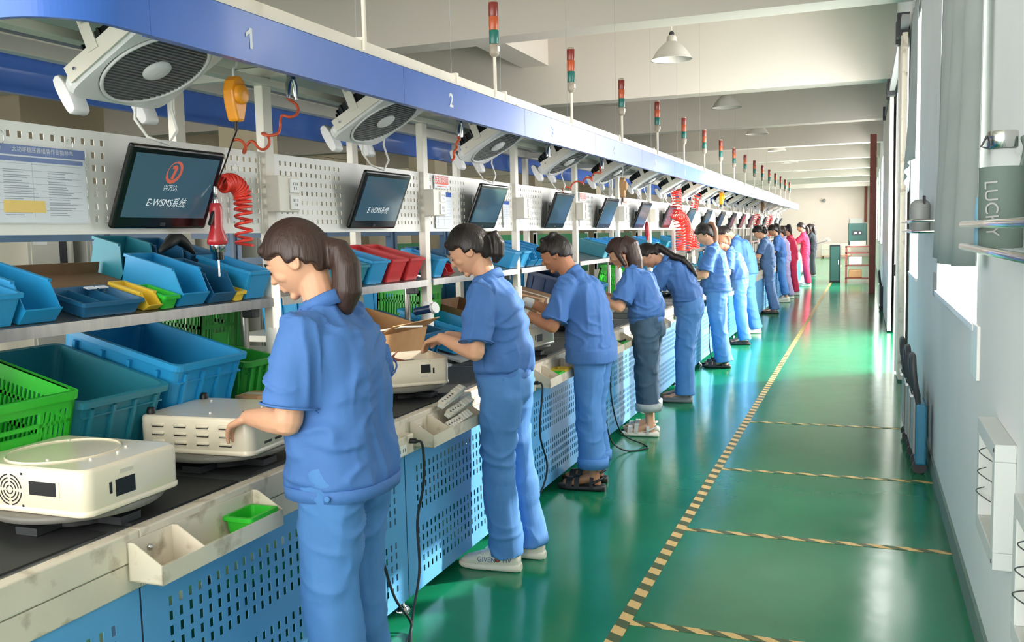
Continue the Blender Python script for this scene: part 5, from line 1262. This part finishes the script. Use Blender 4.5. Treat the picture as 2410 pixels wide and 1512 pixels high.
    for i in range(24):
        t = 2*PI*i/24; u = cx_*math.cos(t) + Yv*math.sin(t); low = .03*(.5 + .5*math.cos(t))   # lower at the front
        rg.append([cb + u*.080*1.0 - ca*(.012 + low*.8), cb + u*.074 + ca*(.030 - low), cb + u*.068 + ca*(.033 - low), cb + u*.066 - ca*.012])
    e = MB(); e.loft(rg, False, True, True); e.build('collar', st['shirt'], T)
    if st['band']:
        e = MB(); c, d = spine(hem + .012) if hem > .86 else (V(hb, 0, hem + .012), V(0, 0, 1)); ax = Yv.cross(d)
        bw = (.150, .184) if hem < .87 else (.126, .158)
        rr = [sell(c + d*dz, ax, Yv, (bw[0] + o_)*fat*.93, (bw[1] + o_)*fat*(1.06 if male else .91), 32) for dz, o_ in ((-.020, -.004), (-.018, 0), (.018, .004), (.020, 0))]
        e.loft(rr); e.build('waistband', st['shirt'], T)
        e = MB(); e.lathe([(.010, 0), (.010, .003), (.006, .004)], c + Yv*((bw[1] + .004)*fat*(1.06 if male else .91)) + ax*(-.045), (ax, d, Yv), 12); e.build('button', st['pants'], T)
    # ---- trousers
    Pm = MB(); f2 = fat
    for hipj, kn, ank, sd, fx, fy in legs:
        hemz = st['phem']; end = kn.lerp(ank, min(1.06, (kn.z - hemz)/(kn.z - ank.z))); top = V(hb, sd*.070*f2, .92)
        Pm.tube([top, hipj + V(-.008, 0, -.01), hipj.lerp(kn, .4), kn, kn.lerp(end, .5), end], [.086*f2, .094*f2, .087*f2, .077*f2, .075*f2, .079*f2], 20)
    Pm.loft([sell(V(hb, 0, z), V(1, 0, 0), Yv, rx*f2, ry*f2) for z, rx, ry in ((.78, .088, .095), (.82, .116, .140), (.88, .120, .150), (.95, .110, .140), (.98, .106, .132))])
    remesh(Pm, max(.008, vox*1.2), st['pants'], 'trousers', T, 2, wr=.014 if vox < .009 else .014, wf=(9, 9, 2.0, 6, 7, 6), seed=seed + 9, keep=lambda c: .7 if c.z < .5 else 1.0)
    if st['cuff']:
        for hipj, kn, ank, sd, fx, fy in legs:
            c = kn.lerp(ank, (kn.z - st['phem'])/(kn.z - ank.z)); e = MB(); rr = [sell(c + V(0, 0, dz), V(1, 0, 0), Yv, r, r, 24, 2.2) for dz, r in ((-.012, .079*f2), (-.012, .088*f2), (.045, .089*f2), (.050, .080*f2))]
            e.loft(rr); e.build('rolled_cuff', st['cuff'], T)
    # ---- shoes
    for hipj, kn, ank, sd, fx, fy in legs:
        e = MB(); kind = st['shoe']
        def foot_ring(x, w, z0, z1, e_=3.0): return sell(V(fx + x*1.08, fy, (z0+z1)/2), V(0, 1, 0), V(0, 0, 1), w, (z1-z0)/2, 18, e_)
        sole = [(-.092, .022, .0, .032), (-.080, .040, 0, .040), (-.02, .042, 0, .036), (.05, .046, 0, .032), (.12, .050, 0, .032), (.170, .038, .002, .032), (.190, .016, .008, .030)]
        e.loft([foot_ring(*q, 4) for q in sole]); e.build('sole', 'shoe_white' if kind in ('sneaker', 'sandal') else st['shoem'], T)
        e = MB()
        if kind == 'sneaker':
            e.loft([foot_ring(x, w, .018, z) for x, w, z in ((-.086, .022, .082), (-.074, .038, .108), (-.03, .040, .116), (.02, .043, .106), (.07, .046, .086), (.12, .046, .068), (.16, .036, .054), (.180, .014, .040))]); u = e.build('upper', st['shoem'], T)
            l = MB()
            for q in range(4): l.tube([V(fx + .04 + .022*q, fy - .026, .080 - .009*q), V(fx + .045 + .022*q, fy, .092 - .0095*q), V(fx + .04 + .022*q, fy + .026, .080 - .009*q)], .003, 5)
            l.build('laces', 'shoe_white', u)
            if seed == 2 and sd == 1:
                text('GIVEN', .032, 'work_blue_grey', T, (fx + .055, fy + .0475, .055), (-1, .0, .0), (0, -.25, 1), name='lettering'); text('HV', .032, 'work_blue_grey', T, (fx - .045, fy + .0445, .058), (-1, 0, 0), (0, -.25, 1), name='lettering')
                d_ = MB(); d_.sphere((fx + .003, fy + .0435, .056), (.015, .004, .010), nu=16, nv=8); d_.build('emblem', 'rust_red', T)
        elif kind == 'slipper':
            e.loft([foot_ring(x, w, .014, z) for x, w, z in ((-.08, .022, .050), (-.06, .034, .062), (0, .037, .055), (.05, .041, .062), (.11, .042, .056), (.155, .030, .044), (.175, .012, .03))]); e.build('upper', st['shoem'], T)
        elif kind in ('sandal', 'croc'):
            for x, h_, wd in ((.125, .052, .020), (.075, .070, .016), (-.02, .085, .012)):
                rr = []
                for i in range(11):
                    t = PI*i/10; p = V(fx + x, fy + .047*math.cos(t), .022 + h_*math.sin(t)); rr.append([p + V(-wd, 0, 0), p + V(wd, 0, 0), p + V(wd, 0, .004), p + V(-wd, 0, .004)])
                e = MB(); e.loft(rr, True, False); e.build('strap', st['shoem'], T)
            e = MB(); e.tube([V(fx - .02, fy + .045, .05), V(fx - .07, fy + .035, .075), V(fx - .085, fy, .080), V(fx - .07, fy - .035, .075), V(fx - .02, fy - .045, .05)], .008, 6)
            e.build('strap', st['shoem'], T)
    return T
def P_(label, x, y, hd, lhw, rhw, **kw):
    a = R(180 + hd); c, s_ = math.cos(a), math.sin(a)
    L = lambda p: ((p[0]-x)*c + (p[1]-y)*s_, -(p[0]-x)*s_ + (p[1]-y)*c, p[2])
    return person(label, (x, y), hd, lh=L(lhw), rh=L(rhw), **kw)
P_('woman in blue workwear with a long dark ponytail, nearest the camera', -1.44, 2.33, 4, (-1.70, 2.235, .985), (-1.70, 2.64, .99), s=.968, lean=6, neck=14, headp=30, heady=8, vox=.0052, fat=1.13, seed=1, style=dict(hair='hair_brown', hem=.80))
P_('woman in blue workwear with a short ponytail and white sneakers', -1.505, 3.82, 2, (-1.75, 3.68, 1.06), (-1.79, 3.84, 1.05), s=.968, lean=9, neck=16, headp=30, heady=6, vox=.0055, fat=1.04, seed=2, style=dict(cut='pony_small', hem=.90, shoe='sneaker'), feet=((.02, .06), (-.04, -.13)))
P_('man in blue workwear with white gloves and black sandals', -1.50, 5.22, 2, (-1.86, 5.06, 1.05), (-1.93, 5.30, 1.10), s=.945, lean=16, neck=18, headp=26, vox=.006, fat=1.10, seed=3, male=True, style=dict(cut='short', skin='skin_tan', shoe='croc', shoem='shoe_black', gloves=True, hem=.86, band=False, phem=.16, cuff='trouser_blue'))
P_('woman in a blue shirt and rolled dark jeans with pale sandals', -1.50, 6.73, 2, (-1.84, 6.55, 1.06), (-1.86, 6.72, 1.06), s=.925, lean=15, neck=18, headp=32, vox=.0065, fat=1.16, seed=4, style=dict(cut='long', hair='hair_brown', pants='jeans', hem=.92, shoe='sandal', shoem='lamp_shade', phem=.22, cuff='jeans_cuff'))
P_('woman bending far over the bench with a dark ponytail down her back', -1.50, 8.16, 2, (-1.98, 8.05, .98), (-1.98, 8.25, .98), s=.955, lean=31, neck=24, headp=56, vox=.008, fat=1.14, seed=5, hip_back=.06, style=dict(cut='back_tail', shirt='work_blue', shoe='slipper', shoem='shoe_grey', hem=.90))
P_('stout woman with a light brown ponytail handling a cream case', -1.52, 10.30, 4, (-1.84, 10.12, 1.0), (-1.88, 10.34, 1.0), s=.985, lean=6, neck=16, headp=32, vox=.009, fat=1.22, feet=((-.06, .09), (-.03, -.10)), seed=6, style=dict(cut='bun', tail='hair_light', hair='hair_black', shoe='croc', shoem='shoe_black', hem=.86))
P_('woman in pale blue workwear stooping beside the stout woman', -1.54, 12.45, 2, (-1.86, 12.3, .98), (-1.88, 12.5, .98), s=.93, lean=18, neck=22, headp=45, vox=.010, fat=1.1, feet=((-.06, .09), (-.03, -.10)), seed=7, style=dict(cut='pony_small', hair='hair_light', shoe='slipper', shoem='shoe_black'))
P_('man in blue bowing his head low over the bench', -1.60, 13.86, 2, (-1.95, 13.7, .98), (-1.95, 13.9, .98), s=1.04, lean=22, neck=24, headp=62, vox=.010, fat=1.1, feet=((-.10, .09), (-.07, -.10)), seed=8, male=True, style=dict(cut='short', shoe='sneaker', band=False))
P_('woman in grey blue workwear looking down with a high ponytail', -1.62, 17.2, 2, (-1.98, 17.05, 1.02), (-2.0, 17.25, 1.02), s=.99, lean=9, neck=16, headp=38, vox=.012, fat=1.12, feet=((-.10, .09), (-.07, -.10)), seed=9, style=dict(cut='pony_small', shirt='work_blue_grey', pants='work_blue_grey', shoe='slipper', shoem='shoe_black', band=False))
P_('slim woman in blue with white shoes and a long ponytail', -1.62, 19.9, 2, (-1.96, 19.8, 1.04), (-1.98, 19.95, 1.04), s=1.0, lean=9, neck=14, headp=32, vox=.012, feet=((-.10, .09), (-.07, -.10)), seed=10, style=dict(cut='pony_long', phem=.16))
P_('person in a red work suit nearer the camera', -1.53, 22.1, 2, (-1.9, 22.0, 1.02), (-1.92, 22.2, 1.02), s=.99, lean=9, neck=16, headp=36, vox=.013, feet=((-.06, .09), (-.03, -.10)), seed=11, style=dict(cut='pony_long', shirt='work_red', pants='work_red', shoe='sneaker', band=False))
P_('person in a red work suit farther down the line', -1.46, 25.6, 2, (-1.9, 25.5, 1.02), (-1.92, 25.7, 1.02), s=1.03, lean=6, neck=10, headp=20, vox=.013, feet=((-.06, .09), (-.03, -.10)), seed=12, style=dict(cut='pony', shirt='work_red', pants='work_red', shoe='sneaker', band=False))
P_('person in pale lilac glimpsed behind the slim woman', -1.61, 21.0, 2, (-2.0, 20.8, 1.02), (-1.92, 21.0, 1.02), s=.97, lean=8, neck=14, headp=30, vox=.014, feet=((-.10, .09), (-.07, -.10)), seed=13, style=dict(cut='pony_long', shirt='lilac', pants='lilac', band=False, hair='hair_brown'))
P_('person all in black with long hair beyond the end of the line', -1.52, 30.6, 2, (-2.05, 30.45, 1.0), (-2.0, 30.9, 1.0), s=1.02, lean=4, neck=8, headp=18, vox=.014, seed=14, style=dict(cut='long', shirt='black_cloth', pants='black_cloth', shoe='slipper', shoem='shoe_grey', band=False, skin='skin_tan'))
